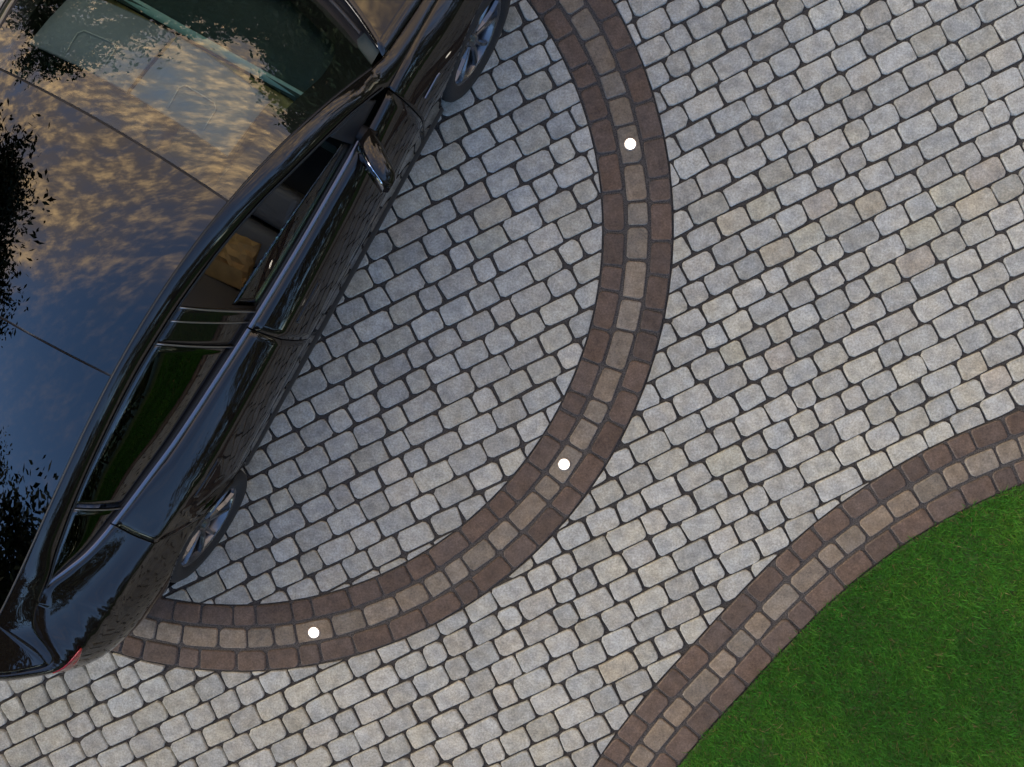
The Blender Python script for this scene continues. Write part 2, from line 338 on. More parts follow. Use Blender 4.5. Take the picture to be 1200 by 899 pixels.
def stuff(name, recs, parent):
    V, Fc, W, T = [], [], [], []
    for r in recs:
        a, f, w_ = stone_geo(r[7], tilt=(rs.gauss(0, .006), rs.gauss(0, .006)), dz=rs.gauss(0, .0009)); b = len(V); V += a; Fc += [tuple(b + i for i in q) for q in f]; W += w_; T += [(*r[8], 1)] * len(a)
    if not V: return
    me = mesh(name, V, Fc); me.attributes.new('pale_rim', 'FLOAT', 'POINT').data.foreach_set('value', W)
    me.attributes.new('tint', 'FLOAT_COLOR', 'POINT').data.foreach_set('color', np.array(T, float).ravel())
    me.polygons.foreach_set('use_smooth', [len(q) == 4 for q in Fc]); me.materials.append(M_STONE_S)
    o = link(name, me, parent); o['kind'] = 'stuff'
stuff('pavers', more_out + [r for r in pav_far if not r[1]], driveway)
stuff('pavers', more_in + [r for r in pav_far if r[1]], circle)

# ------------------------------------------------------------------ the two bands of border stones
ANG = {'I': [33.3, 28.9, 24.1, 20.9, 15.9, 10.9, 5.3, -.4, -5.3, -8.9, -14.6, -19.6, -24.5, -27.7, -32.0, -37.0, -42.7, -46.3, -51.8, -57.8, -61.8, -66.7, -71.6, -77.4, -80.6, -86.2, -89.6, -94.6, -98.9],
       'M': [31.1, 26.9, 21.7, 18.2, 14.2, 8.9, 3.7, .4, -4.2, -9.6, -14.0, -19.4, -24.2, -27.3, -31.5, -36.8, -39.8, -45.4, -49.5, -54.1, -57.3, -60.7, -65.3, -70.4, -75.2, -80.6, -83.8, -87.7, -91.8, -97.1, -100.9, -104.3],
       'O': [28.2, 23.8, 20.8, 16.4, 11.6, 6.5, 3.4, -1.6, -6.0, -10.5, -13.5, -17.3, -21.5, -26.1, -31.0, -36.2, -39.9, -45.0, -49.4, -54.7, -57.5, -62.8, -67.8, -73.0, -77.7, -80.7, -85.1, -89.3, -94.4, -97.3, -102.3, -105.2]}
DARK, TAN = np.array([.102, .072, .052]), np.array([.188, .153, .110])
def lane(P0, P1, r0, r1, fn, g=.0066):
    """rounded block between two joints of a curved lane; fn(s, r) -> ground point"""
    L_ = abs(P1 - P0); m = rounded(L_ - 2 * g, (r1 - r0) - 2 * g, .018, .0016, rs)
    s = (P0 + P1) / 2 + m[:, 0]; r = (r0 + r1) / 2 + m[:, 1]
    # a few extra points along the long sides keep the curve
    Q = np.array([fn(a, b) for a, b in zip(s, r)])
    return Q if area(Q) > 0 else Q[::-1]
def border_stone(P, tint, parent):
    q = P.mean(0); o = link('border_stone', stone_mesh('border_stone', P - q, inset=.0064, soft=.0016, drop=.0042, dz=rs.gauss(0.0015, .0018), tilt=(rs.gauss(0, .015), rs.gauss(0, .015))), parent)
    o.location = (q[0], q[1], 0); k = rs.uniform(.84, 1.16); h = rs.uniform(-.05, .05); o.color = (tint[0] * k * (1 + h), tint[1] * k, tint[2] * k * (1 - h), 1); return o
spare = []
lamp_stones = []
for row, r0, r1, tint in (('I', CR - BW, CR - .066, DARK), ('M', CR - .062, CR + .062, TAN), ('O', CR + .066, CR + BW, DARK)):
    A = ANG[row]; arc = [math.radians(a) for a in A]
    a = arc[0]
    while a < arc[-1] + 2 * math.pi - 1e-6:                       # the part of the ring nobody sees
        b = a + rs.choice((.12, .16, .19)) / CR
        if b > arc[-1] + 2 * math.pi - .05: b = arc[-1] + 2 * math.pi
        spare.append((lane(a * CR, b * CR, r0, r1, lambda s, r: CC + r * np.array([math.cos(s / CR), math.sin(s / CR)])), tint, ring_border)); a = b
    for i, (b, a) in enumerate(zip(arc[:-1], arc[1:])):
        P = lane(a * CR, b * CR, r0, r1, lambda s, r: CC + r * np.array([math.cos(s / CR), math.sin(s / CR)]))
        o = border_stone(P, tint, ring_border)
JB = {'i': [[2.349, -.373], [2.182, -.442], [2.064, -.502], [1.93, -.566], [1.819, -.628], [1.662, -.74], [1.519, -.846], [1.375, -.974], [1.257, -1.081], [1.173, -1.171], [1.018, -1.317], [.881, -1.469], [.761, -1.606], [.64, -1.741], [.543, -1.857], [.422, -2.001], [.325, -2.129], [.239, -2.23]],
      'm': [[2.308, -.525], [2.149, -.598], [2.037, -.661], [1.882, -.746], [1.749, -.831], [1.608, -.941], [1.484, -1.033], [1.392, -1.117], [1.244, -1.256], [1.096, -1.413], [1.005, -1.516], [.913, -1.628], [.814, -1.733], [.67, -1.899], [.565, -2.011], [.452, -2.157]],
      'o': [[2.291, -.669], [2.133, -.744], [1.956, -.847], [1.775, -.965], [1.633, -1.071], [1.468, -1.194], [1.313, -1.342], [1.23, -1.447], [1.09, -1.596], [.958, -1.765], [.82, -1.924], [.7, -2.059], [.584, -2.208]]}
for row, r0, r1, tint in (('i', .064, BW, DARK), ('m', -.061, .061, TAN), ('o', -BW, -.064, DARK)):
    s = sorted(b2_near(np.array(q))[0] for q in JB[row])
    s = extend_s = list(s)
    first, last = s[0], s[-1]
    while s[0] > .3: s.insert(0, s[0] - rs.choice((.125, .165, .19)))
    while s[-1] < _d[-1] - .3: s.append(s[-1] + rs.choice((.125, .165, .19)))
    for a, b in zip(s[:-1], s[1:]):
        P = lane(a, b, r0, r1, lambda q, r: b2_off(q, r))
        if first - .4 < a and b < last + .45: border_stone(P, tint, lawn_border)
        else: spare.append((P, tint, lawn_border))
for parent in (ring_border, lawn_border):
    stuff('border_stones', [(0, 0, 0, 0, 0, 0, 0, P, t * rs.uniform(.85, 1.15)) for P, t, pp in spare if pp is parent], parent)

# ------------------------------------------------------------------ the lawn
lb = [b2_off(s, -BW - .002) for s in ss]
M_SOIL = simple('lawn_soil', (.045, .085, .014), .95, var=.5, scale=40, bump=.6)
lawn = poly_sheet('lawn', [tuple(p) for p in lb] + [(-.5, -40), (40, -40), (40, .6)], -.004, M_SOIL)
M_GRASS, n_, l_, b_ = newmat('grass_blade')
at = n_.new('ShaderNodeAttribute'); at.attribute_name = 'tint'; l_.new(at.outputs['Color'], b_.inputs['Base Color'])
b_.inputs['Roughness'].default_value = .65; b_.inputs['Specular IOR Level'].default_value = .2
trn = n_.new('ShaderNodeBsdfTranslucent'); mxs = n_.new('ShaderNodeMixShader'); mxs.inputs[0].default_value = .35
l_.new(at.outputs['Color'], trn.inputs['Color']); l_.new(b_.outputs[0], mxs.inputs[1]); l_.new(trn.outputs[0], mxs.inputs[2]); l_.new(mxs.outputs[0], n_['Material Output'].inputs['Surface'])
def grass(n, x0, x1, y0, y1, hgt, wid):
    xy = np.stack([rng.uniform(x0, x1, n), rng.uniform(y0, y1, n)], 1)
    dd = np.array([b2_near(q)[1] for q in xy]) if n < 4000 else None
    if dd is None:                                             # vectorised distance to the edge of the border
        a, b = BAND2[:-1], BAND2[1:]; best = np.full(n, 9.0); sg = np.ones(n)
        for p, q in zip(a, b):
            ab = q - p; t = np.clip(((xy - p) @ ab) / (ab @ ab), 0, 1); wv = xy - p - t[:, None] * ab; d = np.hypot(wv[:, 0], wv[:, 1])
            m = d < best; best[m] = d[m]; sg[m] = -np.sign(ab[0] * wv[:, 1] - ab[1] * wv[:, 0])[m]
        dd = best * sg
    edge = rng.uniform(-.012, .026, n)
    xy = xy[dd < -BW - edge]; n = len(xy)
    # slow clumping of height and colour
    def field(sc, ph):
        return sum(np.sin(xy @ np.array([math.cos(t), math.sin(t)]) * sc * f + ph * f * 7 + t) / f for t, f in ((.3, 1), (1.5, 1.7), (2.6, 2.3), (.9, 3.1), (2.1, 4.7))) / 1.6
    f1, f2, f3 = field(3.1, 1), field(9.0, 2), field(37., 3)
    h = hgt * rng.uniform(.55, 1.25, n) * (1 + .15 * f2 + .2 * f3); az = rng.uniform(0, 2 * np.pi, n) + f2 * .6; lean = rng.uniform(.4, 1.7, n)
    d = np.stack([np.cos(az), np.sin(az)], 1); sd = np.stack([-d[:, 1], d[:, 0]], 1) * (wid * rng.uniform(.6, 1.2, n))[:, None] / 2
    z0 = np.full(n, -.006)
    mid = xy + d * (h * lean * .35)[:, None]; tip = xy + d * (h * lean)[:, None]
    V = np.empty((n, 5, 3)); V[:, 0, :2] = xy - sd; V[:, 1, :2] = xy + sd; V[:, 2, :2] = mid + sd * .8; V[:, 3, :2] = mid - sd * .8; V[:, 4, :2] = tip
    V[:, 0, 2] = z0; V[:, 1, 2] = z0; V[:, 2, 2] = z0 + h * .62; V[:, 3, 2] = V[:, 2, 2]; V[:, 4, 2] = z0 + h * np.maximum(.75, 1.05 - lean * .25)
    i = np.arange(n)[:, None] * 5
    loops = np.concatenate([i + [0, 1, 2, 3], i + [3, 2, 4]], 1).ravel()
    me = bpy.data.meshes.new('grass'); me.vertices.add(n * 5); me.vertices.foreach_set('co', V.ravel())
    me.loops.add(n * 7); me.loops.foreach_set('vertex_index', loops.astype(np.int32)); me.polygons.add(n * 2)
    st = (np.arange(n)[:, None] * 7 + [0, 4]).ravel().astype(np.int32); me.polygons.foreach_set('loop_start', st); me.update(calc_edges=True)
    k = rng.uniform(.55, 1.35, n) * (1 + .16 * f1 + .12 * f2 + .14 * f3)
    y = np.clip(.15 + .16 * f1 + .2 * f2 + rng.normal(0, .25, n), 0, 1)
    c = np.stack([.038 + .052 * y, .168 + .018 * y, .013 + .004 * y], 1) * k[:, None]
    dead = rng.random(n) < .025; c[dead] = np.array([.20, .15, .06]) * k[dead, None]
    T = np.ones((n, 5, 4)); T[:, :, :3] = c[:, None, :]
    me.attributes.new('tint', 'FLOAT_COLOR', 'POINT').data.foreach_set('color', T.ravel()); me.materials.append(M_GRASS); me.validate()
    o = link('grass', me, lawn); o['kind'] = 'stuff'; return o
grass(190000, .4, 3.2, -2.95, -.35, .027, .0046)
grass(40000, 3.2, 9.0, -7.5, .5, .05, .016)
grass(30000, -.5, 3.2, -7.5, -2.95, .05, .016)

# ------------------------------------------------------------------ recessed lamps in the border stones
M_LAMP, n_, l_, b_ = newmat('lamp_lens')
b_.inputs['Base Color'].default_value = (.9, .9, .88, 1); b_.inputs['Emission Color'].default_value = (1.0, .90, .74, 1); b_.inputs['Emission Strength'].default_value = 2.2
M_STEEL = simple('lamp_rim', (.55, .52, .48), .35, 1.0)
LAMPS = [(.3503, 1.1574, 'glowing round light in the tan border stone level with the car mirror'),
         (-.0081, -.5865, 'glowing round light in the curved border midway between the other two border lights'),
         (-1.4130, -1.5429, 'glowing round light in the tan border stone nearest the rear wheel of the car')]
proto = None
for x, y, lab in LAMPS:
    if proto is None:
        t = empty('recessed_light', (x, y, .004)); bm = bmesh.new()
        prof = [(.0005, .0170), (.011, .0160), (.019, .0130), (.0245, .0085), (.0278, .0022)]; nseg = 28
        vs_ = [[bm.verts.new((r * math.cos(a), r * math.sin(a), z)) for a in np.linspace(0, 2 * math.pi, nseg, endpoint=False)] for r, z in prof]
        for r in range(len(prof) - 1):
            for i in range(nseg): bm.faces.new((vs_[r][i], vs_[r + 1][i], vs_[r + 1][(i + 1) % nseg], vs_[r][(i + 1) % nseg]))
        bm.faces.new(vs_[0])
        me = bpy.data.meshes.new('lens'); bm.to_mesh(me); bm.free(); link('lens', me, t, M_LAMP, True)
        bm = bmesh.new(); prof = [(.0280, -.004), (.0280, .0030), (.0292, .0036), (.0345, .0030), (.036, -.004)]
        vs_ = [[bm.verts.new((r * math.cos(a), r * math.sin(a), z)) for a in np.linspace(0, 2 * math.pi, nseg, endpoint=False)] for r, z in prof]
        for r in range(len(prof) - 1):
            for i in range(nseg): bm.faces.new((vs_[r][i], vs_[r + 1][i], vs_[r + 1][(i + 1) % nseg], vs_[r][(i + 1) % nseg]))
        me = bpy.data.meshes.new('rim'); bm.to_mesh(me); bm.free(); link('rim', me, t, simple('lamp_rim_metal', (.42, .36, .30), .45, .6), True)
        proto = t
    else:
        t = proto.copy(); COL.objects.link(t); t.location = (x, y, .004)
        for ch in list(proto.children): c2 = ch.copy(); COL.objects.link(c2); c2.parent = t
    tag(t, lab, 'light', 'recessed lights along the curved border')

# ------------------------------------------------------------------ trees and hedge round the drive
def leaf_mat(name, col):
    m, n, l, b = newmat(name)
    g = n.new('ShaderNodeNewGeometry'); r = n.new('ShaderNodeValToRGB')
    r.color_ramp.elements[0].color = (*[c * .55 for c in col], 1); r.color_ramp.elements[1].color = (*[c * 1.5 for c in col], 1)
    l.new(g.outputs['Random Per Island'], r.inputs['Fac']); l.new(r.outputs[0], b.inputs['Base Color']); b.inputs['Roughness'].default_value = .6; return m
M_LEAF = [leaf_mat('leaf_green', (.040, .070, .018)), leaf_mat('leaf_dark', (.026, .048, .016)), leaf_mat('leaf_olive', (.060, .075, .020))]
M_BARK = simple('bark', (.075, .055, .040), .95, var=.4, scale=12, bump=.8)
def tube(bm, P, R, n=7):
    rings = []
    for i, p in enumerate(P):
        d = Vector(P[min(i + 1, len(P) - 1)]) - Vector(P[max(i - 1, 0)]); d.normalize(); a = d.orthogonal().normalized(); b = d.cross(a)
        rings.append([bm.verts.new(Vector(p) + (a * math.cos(t) + b * math.sin(t)) * R[i]) for t in np.linspace(0, 2 * math.pi, n, endpoint=False)])
    for a, b in zip(rings[:-1], rings[1:]):
        for i in range(n): bm.faces.new((a[i], a[(i + 1) % n], b[(i + 1) % n], b[i]))
def tree(x, y, h, cr, label, mat, seed, nl=5200, low=.35, leaf=.075, tight=.62):
    r = np.random.default_rng(seed); t = empty('tree', (x, y, -.05)); tag(t, label, 'tree', 'trees around the driveway')
    bm = bmesh.new(); top = h * .8; tr = h * .022
    pts = [(math.sin(q * 2.1 + seed) * .12, math.cos(q * 1.7 + seed) * .12, q * top) for q in np.linspace(0, 1, 8)]
    tube(bm, pts, list(np.linspace(tr, tr * .25, 8)), 9)
    ends = []
    for i in range(13):
        f = r.uniform(low * .8, .95); a = i * 2.4 + r.uniform(-.3, .3); z = f * top; L = cr * r.uniform(.65, 1.0) * (1.15 - .5 * f)
        p0 = Vector((0, 0, z)); p3 = p0 + Vector((math.cos(a) * L, math.sin(a) * L, L * r.uniform(.25, .7)))
        mid = (p0 + p3) / 2 + Vector((0, 0, L * .08)); tube(bm, [p0, mid, p3], [tr * .45, tr * .28, tr * .08], 5); ends += [mid, p3, (mid + p3) / 2]
        for _ in range(3):
            q = mid.lerp(p3, r.uniform(.2, .9)); e = q + Vector(r.normal(0, .3 * cr, 3)) * .8; tube(bm, [q, e], [tr * .14, tr * .04], 4); ends.append(e)
    me = bpy.data.meshes.new('trunk'); bm.to_mesh(me); bm.free(); link('trunk', me, t, M_BARK, True)
    # foliage: leaf clumps round the limb ends
    cl = []
    for e in ends:
        for _ in range(2): cl.append(np.array(e) + r.normal(0, .10 * cr, 3))
    cl = np.array(cl); ci = r.integers(0, len(cl), nl); sp = r.uniform(.10, .26, len(cl)) * cr * tight
    c = cl[ci] + r.normal(0, 1, (nl, 3)) * sp[ci][:, None] * np.array([1, 1, .7]); 
    n_ = r.normal(0, 1, (nl, 3)) + np.array([0, 0, .7]); n_ /= np.linalg.norm(n_, axis=1)[:, None]
    a = np.cross(n_, r.normal(0, 1, (nl, 3))); a /= np.linalg.norm(a, axis=1)[:, None]; b = np.cross(n_, a); s = (leaf * r.uniform(.6, 1.4, nl))[:, None]
    V = np.stack([c - a * s, c + b * s * .42 - a * s * .2, c + a * s, c - b * s * .42 - a * s * .2], 1).reshape(-1, 3); i = np.arange(nl)[:, None] * 4
    me = bpy.data.meshes.new('crown'); me.from_pydata(V.tolist(), [], (i + [0, 1, 2, 3]).tolist()); link('crown', me, t, mat)
    return t
tree(-6.6, 1.8, 9.4, 2.4, 'tall leafy tree left of the car, mirrored at the left edge of its glass roof', M_LEAF[1], 1, 34000, .35, .07)
tree(-5.7, 9.6, 9.8, 2.9, 'spreading tree ahead and left of the car, mirrored at the top of its windscreen', M_LEAF[0], 2, 28000, .3, .085)
tree(-6.6, -7.6, 8.5, 3.2, 'dense dark tree behind the car, mirrored in its rear window', M_LEAF[1], 3, 40000, .12, .12, .9)
tree(-10.2, -5.0, 9.0, 3.0, 'dense tree behind and left of the car, mirrored at the edge of its rear window', M_LEAF[1], 4, 16000, .15, .10)
tree(1.0, 12.6, 10.6, 3.3, 'tall olive green tree straight ahead of the car bonnet', M_LEAF[2], 5, 24000, .12, .11)
tree(2.1, 7.7, 11.4, 2.4, 'tall bushy tree ahead and right of the car bonnet', M_LEAF[0], 6, 34000, .12, .10)
tree(-2.6, 14.0, 9.5, 3.4, 'dark bushy tree ahead and slightly left of the car bonnet', M_LEAF[1], 7, 20000, .12, .11)
tree(10.5, 9.0, 10.0, 3.3, 'broad tree standing past the upper right corner of the drive', M_LEAF[0], 11, 14000, .12, .11)
tree(14.5, 4.0, 10.0, 3.4, 'rounded tree beyond the hedge at the right end of the drive', M_LEAF[0], 8, 14000, .12, .11)
tree(14.2, -1.5, 10.5, 3.4, 'broad dark tree behind the hedge on the right of the lawn', M_LEAF[1], 12, 14000, .12, .11)
tree(12.8, -6.0, 10.5, 3.4, 'tall dark tree behind the hedge on the lower right of the lawn', M_LEAF[1], 9, 14000, .12, .11)
tree(9.6, -10.6, 10.5, 3.4, 'olive tree behind the hedges at the far corner of the lawn', M_LEAF[2], 13, 14000, .12, .11)
tree(3.5, -13.5, 8.0, 3.2, 'bushy tree standing behind the long hedge below the lawn', M_LEAF[1], 10, 12000, .12, .11)
# clipped hedge closing the far side of the lawn
def hedge(p, q, hgt, dep, label, seed):
    r = np.random.default_rng(seed); p, q = np.array(p, float), np.array(q, float); L = np.hypot(*(q - p)); d = (q - p) / L; nn = np.array([-d[1], d[0]])
    t = empty('hedge', (*((p + q) / 2), -.05)); tag(t, label, 'hedge')
    bm = bmesh.new(); k = int(L / .7)
    for i in range(k + 1):
        c = p + d * (i * L / k) - (p + q) / 2; tube(bm, [(c[0], c[1], 0), (c[0] + r.normal(0, .1), c[1] + r.normal(0, .1), hgt * .8)], [.035, .012], 5)
    me = bpy.data.meshes.new('stems'); bm.to_mesh(me); bm.free(); link('stems', me, t, M_BARK)
    n = int(L * 330 * hgt); s_ = r.uniform(-L / 2, L / 2, n); u = r.uniform(-1, 1, n); z = hgt * r.uniform(.03, 1.0, n) ** .8
    u = np.sign(u) * np.abs(u) ** .5 * dep / 2 * (1 + .15 * np.sin(s_ * 3.1 + seed) + .1 * np.sin(s_ * 7.7 + z * 3)); z = z * (1 + .05 * np.sin(s_ * 2.3 + seed))
    c = np.c_[d[0] * s_ + nn[0] * u, d[1] * s_ + nn[1] * u, z]
    m = r.normal(0, 1, (n, 3)); m /= np.linalg.norm(m, axis=1)[:, None]; a = np.cross(m, r.normal(0, 1, (n, 3))); a /= np.linalg.norm(a, axis=1)[:, None]; b = np.cross(m, a); s = (.11 * r.uniform(.6, 1.4, n))[:, None]
    V = np.stack([c - a * s, c + b * s * .55, c + a * s, c - b * s * .55], 1).reshape(-1, 3); i = np.arange(n)[:, None] * 4
    me = bpy.data.meshes.new('foliage'); me.from_pydata(V.tolist(), [], (i + [0, 1, 2, 3]).tolist()); link('foliage', me, t, M_LEAF[1])
hedge((9.8, 3.5), (10.2, -8.0), 3.2, 1.0, 'dark clipped hedge closing the far right side of the lawn', 21)
hedge((10.0, -9.0), (-3.0, -10.5), 3.0, 1.0, 'dark clipped hedge closing the bottom side of the lawn', 22)
hedge((-4.5, 9.4), (8.0, 8.6), 6.2, 1.4, 'tall dark hedge added out of view ahead of the bonnet to darken the windscreen', 23)  # added unseen hedge: blocks the bright sky mirrored in the windscreen
hedge((-7.6, 5.0), (-8.6, -4.0), 2.4, 1.0, 'dark hedge along the left side of the drive behind the car', 24)

# ------------------------------------------------------------------ the parked car (u forward from the rear axle, v to its right, z up)
VS = .045                                          # the tables below are measured from a line 45 mm right of the car's axis
CO, CH = np.array([-2.6241 - VS * .86804, -.4595 + VS * .49649]), math.atan2(.86804, .49649)
def lift(T, dz):
    """raise a feature line along the sight line it was measured on"""
    R = []
    for s, v, z in T:
        k = (4.974 - z - dz) / (4.974 - z); R.append((1.70 + (s - 1.70) * k, 2.05 + (v - 2.05) * k, z + dz))
    return R
def vsh(v): return v + VS * min(1.0, v / .3)
car = empty('car', (CO[0], CO[1], 0), CH)
tag(car, 'glossy black saloon car with glass roof and open front window parked on the paved circle', 'car')
def pchip(x, y, q):
    x, y = np.asarray(x, float), np.asarray(y, float); o = np.argsort(x); x, y = x[o], y[o]
    h = np.diff(x); d = np.diff(y) / h; m = np.zeros(len(x)); m[0], m[-1] = d[0], d[-1]
    for i in range(1, len(x) - 1):
        if d[i - 1] * d[i] > 0: w1, w2 = 2 * h[i] + h[i - 1], h[i] + 2 * h[i - 1]; m[i] = (w1 + w2) / (w1 / d[i - 1] + w2 / d[i])
    q = np.clip(np.asarray(q, float), x[0], x[-1]); i = np.clip(np.searchsorted(x, q) - 1, 0, len(x) - 2); t = (q - x[i]) / h[i]
    return (1 + 2 * t) * (1 - t) ** 2 * y[i] + t * (1 - t) ** 2 * h[i] * m[i] + t * t * (3 - 2 * t) * y[i + 1] + t * t * (t - 1) * h[i] * m[i + 1]
# feature lines: (s, u, v, z); on the flanks u = s
def side(*r): return [(a, a, b, c) for a, b, c in r]
FT = {
 1: side((3.1, .82, .20), (2.4, .815, .18), (1.2, .815, .17), (.3, .815, .18), (-.45, .765, .22)) + [(-.7, -.70, .70, .24), (-.95, -.93, .53, .26), (-1.2, -1.03, .30, .27), (-1.5, -1.06, 0, .27), (3.4, 3.42, .70, .20), (3.7, 3.64, .38, .20), (4.0, 3.68, 0, .20)],
 2: side((3.1, .865, .30), (2.4, .862, .27), (1.2, .866, .26), (.3, .866, .27), (-.45, .815, .30)) + [(-.7, -.70, .755, .31), (-.95, -.94, .57, .32), (-1.2, -1.06, .32, .33), (-1.5, -1.09, 0, .33), (3.4, 3.44, .72, .30), (3.7, 3.67, .39, .30), (4.0, 3.71, 0, .30)],
 3: side((3.1, .870, .42), (2.4, .870, .42), (1.2, .872, .41), (.3, .878, .42), (-.45, .845, .43)) + [(-.7, -.705, .785, .44), (-.95, -.96, .60, .45), (-1.2, -1.09, .33, .46), (-1.5, -1.12, 0, .46), (3.4, 3.44, .73, .42), (3.7, 3.67, .39, .42), (4.0, 3.71, 0, .42)],
 4: side((3.1, .880, .60), (2.8, .903, .62), (2.4, .888, .62), (1.8, .895, .61), (1.2, .903, .61), (.5, .912, .62), (0, .915, .63), (-.45, .872, .64)) + [(-.7, -.72, .80, .65), (-.95, -.97, .62, .66), (-1.2, -1.10, .34, .68), (-1.5, -1.13, 0, .68), (3.4, 3.40, .72, .56), (3.7, 3.60, .38, .54), (4.0, 3.63, 0, .54)],
 5: side((3.1, .835, .77), (2.8, .845, .82), (2.4, .838, .850), (1.8, .862, .835), (1.2, .868, .835), (.5, .858, .862), (.2, .835, .880), (0, .814, .893), (-.225, .792, .908), (-.45, .775, .922)) + [(-.7, -.705, .738, .932), (-.95, -.895, .615, .94), (-1.2, -1.035, .35, .965), (-1.5, -1.065, 0, .98), (3.4, 3.33, .69, .68), (3.7, 3.52, .36, .66), (4.0, 3.55, 0, .66)],
 6: side((3.1, .785, .820), (2.8, .80, .868), (2.4, .803, .905), (1.8, .820, .895), (1.2, .815, .900), (.5, .790, .925), (.2, .760, .937), (0, .735, .946), (-.225, .710, .953), (-.45, .695, .958)) + [(-.7, -.71, .715, .950), (-.95, -.875, .605, .972), (-1.2, -1.005, .345, 1.008), (-1.5, -1.035, 0, 1.025), (3.4, 3.26, .66, .73), (3.7, 3.44, .34, .715), (4.0, 3.47, 0, .715)],
 7: side((3.1, .742, .845), (2.8, .757, .895), (2.4, .768, .938), (2.1, .776, .935), (1.77, .774, .940), (1.2, .758, .950), (.86, .740, .962), (.5, .714, .975), (.3, .690, .985), (.05, .660, 1.008), (-.12, .632, 1.036), (-.25, .585, 1.068), (-.345, .548, 1.098), (-.45, .550, 1.072), (-.55, .565, 1.034)) + [(-.7, -.695, .690, .964), (-.95, -.86, .595, .990), (-1.2, -.985, .34, 1.035), (-1.5, -1.015, 0, 1.052), (3.4, 3.2, .64, .765), (3.7, 3.37, .33, .755), (4.0, 3.40, 0, .755)],
}
F8 = [(2.36, .757, .960), (2.25, .727, 1.005), (2.16, .706, 1.046), (2.05, .688, 1.092), (1.82, .652, 1.183), (1.61, .609, 1.234), (1.31, .563, 1.270), (1.03, .533, 1.277), (.66, .513, 1.262), (.32, .511, 1.224), (.08, .512, 1.176), (-.15, .516, 1.112), (-.33, .523, 1.048), (-.36, .520, 1.031)]
F10 = [(3.1, .70, .862), (2.8, .705, .912), (2.6, .70, .945), (2.47, .694, .975), (2.40, .682, 1.005), (2.26, .656, 1.073), (2.05, .615, 1.19), (1.8, .577, 1.292), (1.55, .540, 1.354), (1.31, .512, 1.377), (1.0, .488, 1.382), (.72, .476, 1.370), (.45, .471, 1.345), (.21, .467, 1.309), (0, .463, 1.268), (-.32, .450, 1.184), (-.52, .430, 1.123), (-.60, .42, 1.098)]
F8 = lift(F8, .045); F10 = lift(F10, .012)
F8[-1] = (-.345, .548, 1.0985); F8[-2] = (-.30, .551, 1.115); F8[0] = (2.36, .757, .960)
for T_ in FT.values(): T_[:] = [(a, b + (.06 if a <= -.95 else .012 if a == -.7 else 0), vsh(c), d) for a, b, c, d in T_]
F8 = [(a, vsh(b), c) for a, b, c in F8]; F10 = [(a, vsh(b), c) for a, b, c in F10]
CEN = [(2.60, 1.0), (2.45, 1.045), (2.2, 1.165), (1.9, 1.305), (1.58, 1.418), (1.3, 1.445), (1.0, 1.450), (.72, 1.437), (.45, 1.41), (.2, 1.372), (0, 1.335), (-.32, 1.245), (-.55, 1.165), (-.66, 1.12)]
_f = np.array([q for q in F10 if -.7 < q[0] < 2.42]); _w = np.linspace(-.58, 2.39, 60)
_pv = np.polyfit(_f[:, 0], _f[:, 1], 4); _pz = np.polyfit(_f[:, 0], _f[:, 2], 4); _c = np.array(CEN); _pc = np.polyfit(_c[:, 0], _c[:, 1] + .012, 4)
_b = np.polyfit([-.58, -.3, .2, .72, 1.2, 1.57, 2.0, 2.2, 2.40], [-.655, -.345, .19, .725, 1.21, 1.59, 2.08, 2.32, 2.575], 3)
print('glass edge residual mm', np.round(1000 * (np.polyval(_pv, _f[:, 0]) - _f[:, 1])), np.round(1000 * (np.polyval(_pz, _f[:, 0]) - _f[:, 2])), np.round(1000 * (np.polyval(_pc, _c[:, 0]) - _c[:, 1] - .012)))
def edge10(s): return np.array([s, np.polyval(_pv, s), np.polyval(_pz, s)])
def feat(k, s):
    a = np.array(FT[k]); return np.stack([pchip(a[:, 0], a[:, i], s) for i in (1, 2, 3)], -1)
def line3(T, s):
    a = np.array(T); return np.stack([np.asarray(s, float) * np.ones(np.shape(s)), pchip(a[:, 0], a[:, 1], s), pchip(a[:, 0], a[:, 2], s)], -1)
ARCH_R = .372
SILLZ = .335
def zbot(u):
    z = SILLZ if .3 < u < 2.6 else float(feat(1, u)[2])
    for c0 in (0.0, 2.875):
        d = abs(u - c0)
        if d < ARCH_R: z = max(z, .335 + math.sqrt(ARCH_R ** 2 - d * d))
        elif d < ARCH_R + .05: z = max(z, z + (.335 - z) * (1 - (d - ARCH_R) / .05) ** 2)
    return z
def SP(s, z, off=0.0):
    """point of the car's flank / tail at station s and height z"""
    f = np.array([feat(k, s) for k in range(1, 8)])
    k = float(np.clip((.75 - s) / .75, 0, 1)); k = k * k * (3 - 2 * k)
    if k > 0:                                                     # the shoulder line is crisp on the rear quarter and softens forwards
        q = np.array([f[4] + (f[3] - f[4]) * .16, f[4] + (f[5] - f[4]) * .30]); q0 = np.array([[pchip(f[:, 2], f[:, i], zz) for i in (0, 1)] + [zz] for zz in q[:, 2]], float).reshape(2, 3)
        f = np.insert(f, [4, 5], q * k + q0 * (1 - k), axis=0)
    z = min(max(z, f[0, 2]), f[-1, 2])
    return np.array([pchip(f[:, 2], f[:, 0], z) , pchip(f[:, 2], f[:, 1], z), z], float)
_cache = {}
def SPo(s, z, off):
    p = SP(s, z)
    if off == 0: return p
    a = SP(s + .01, z) - SP(s - .01, z); b = SP(s, z + .004) - SP(s, z - .004)
    n = np.cross(a, b); n /= np.linalg.norm(n) + 1e-12
    if n[1] < 0 and s > -1.0: n = -n
    if s <= -1.0 and n[0] > 0: n = -n
    return p + n * off
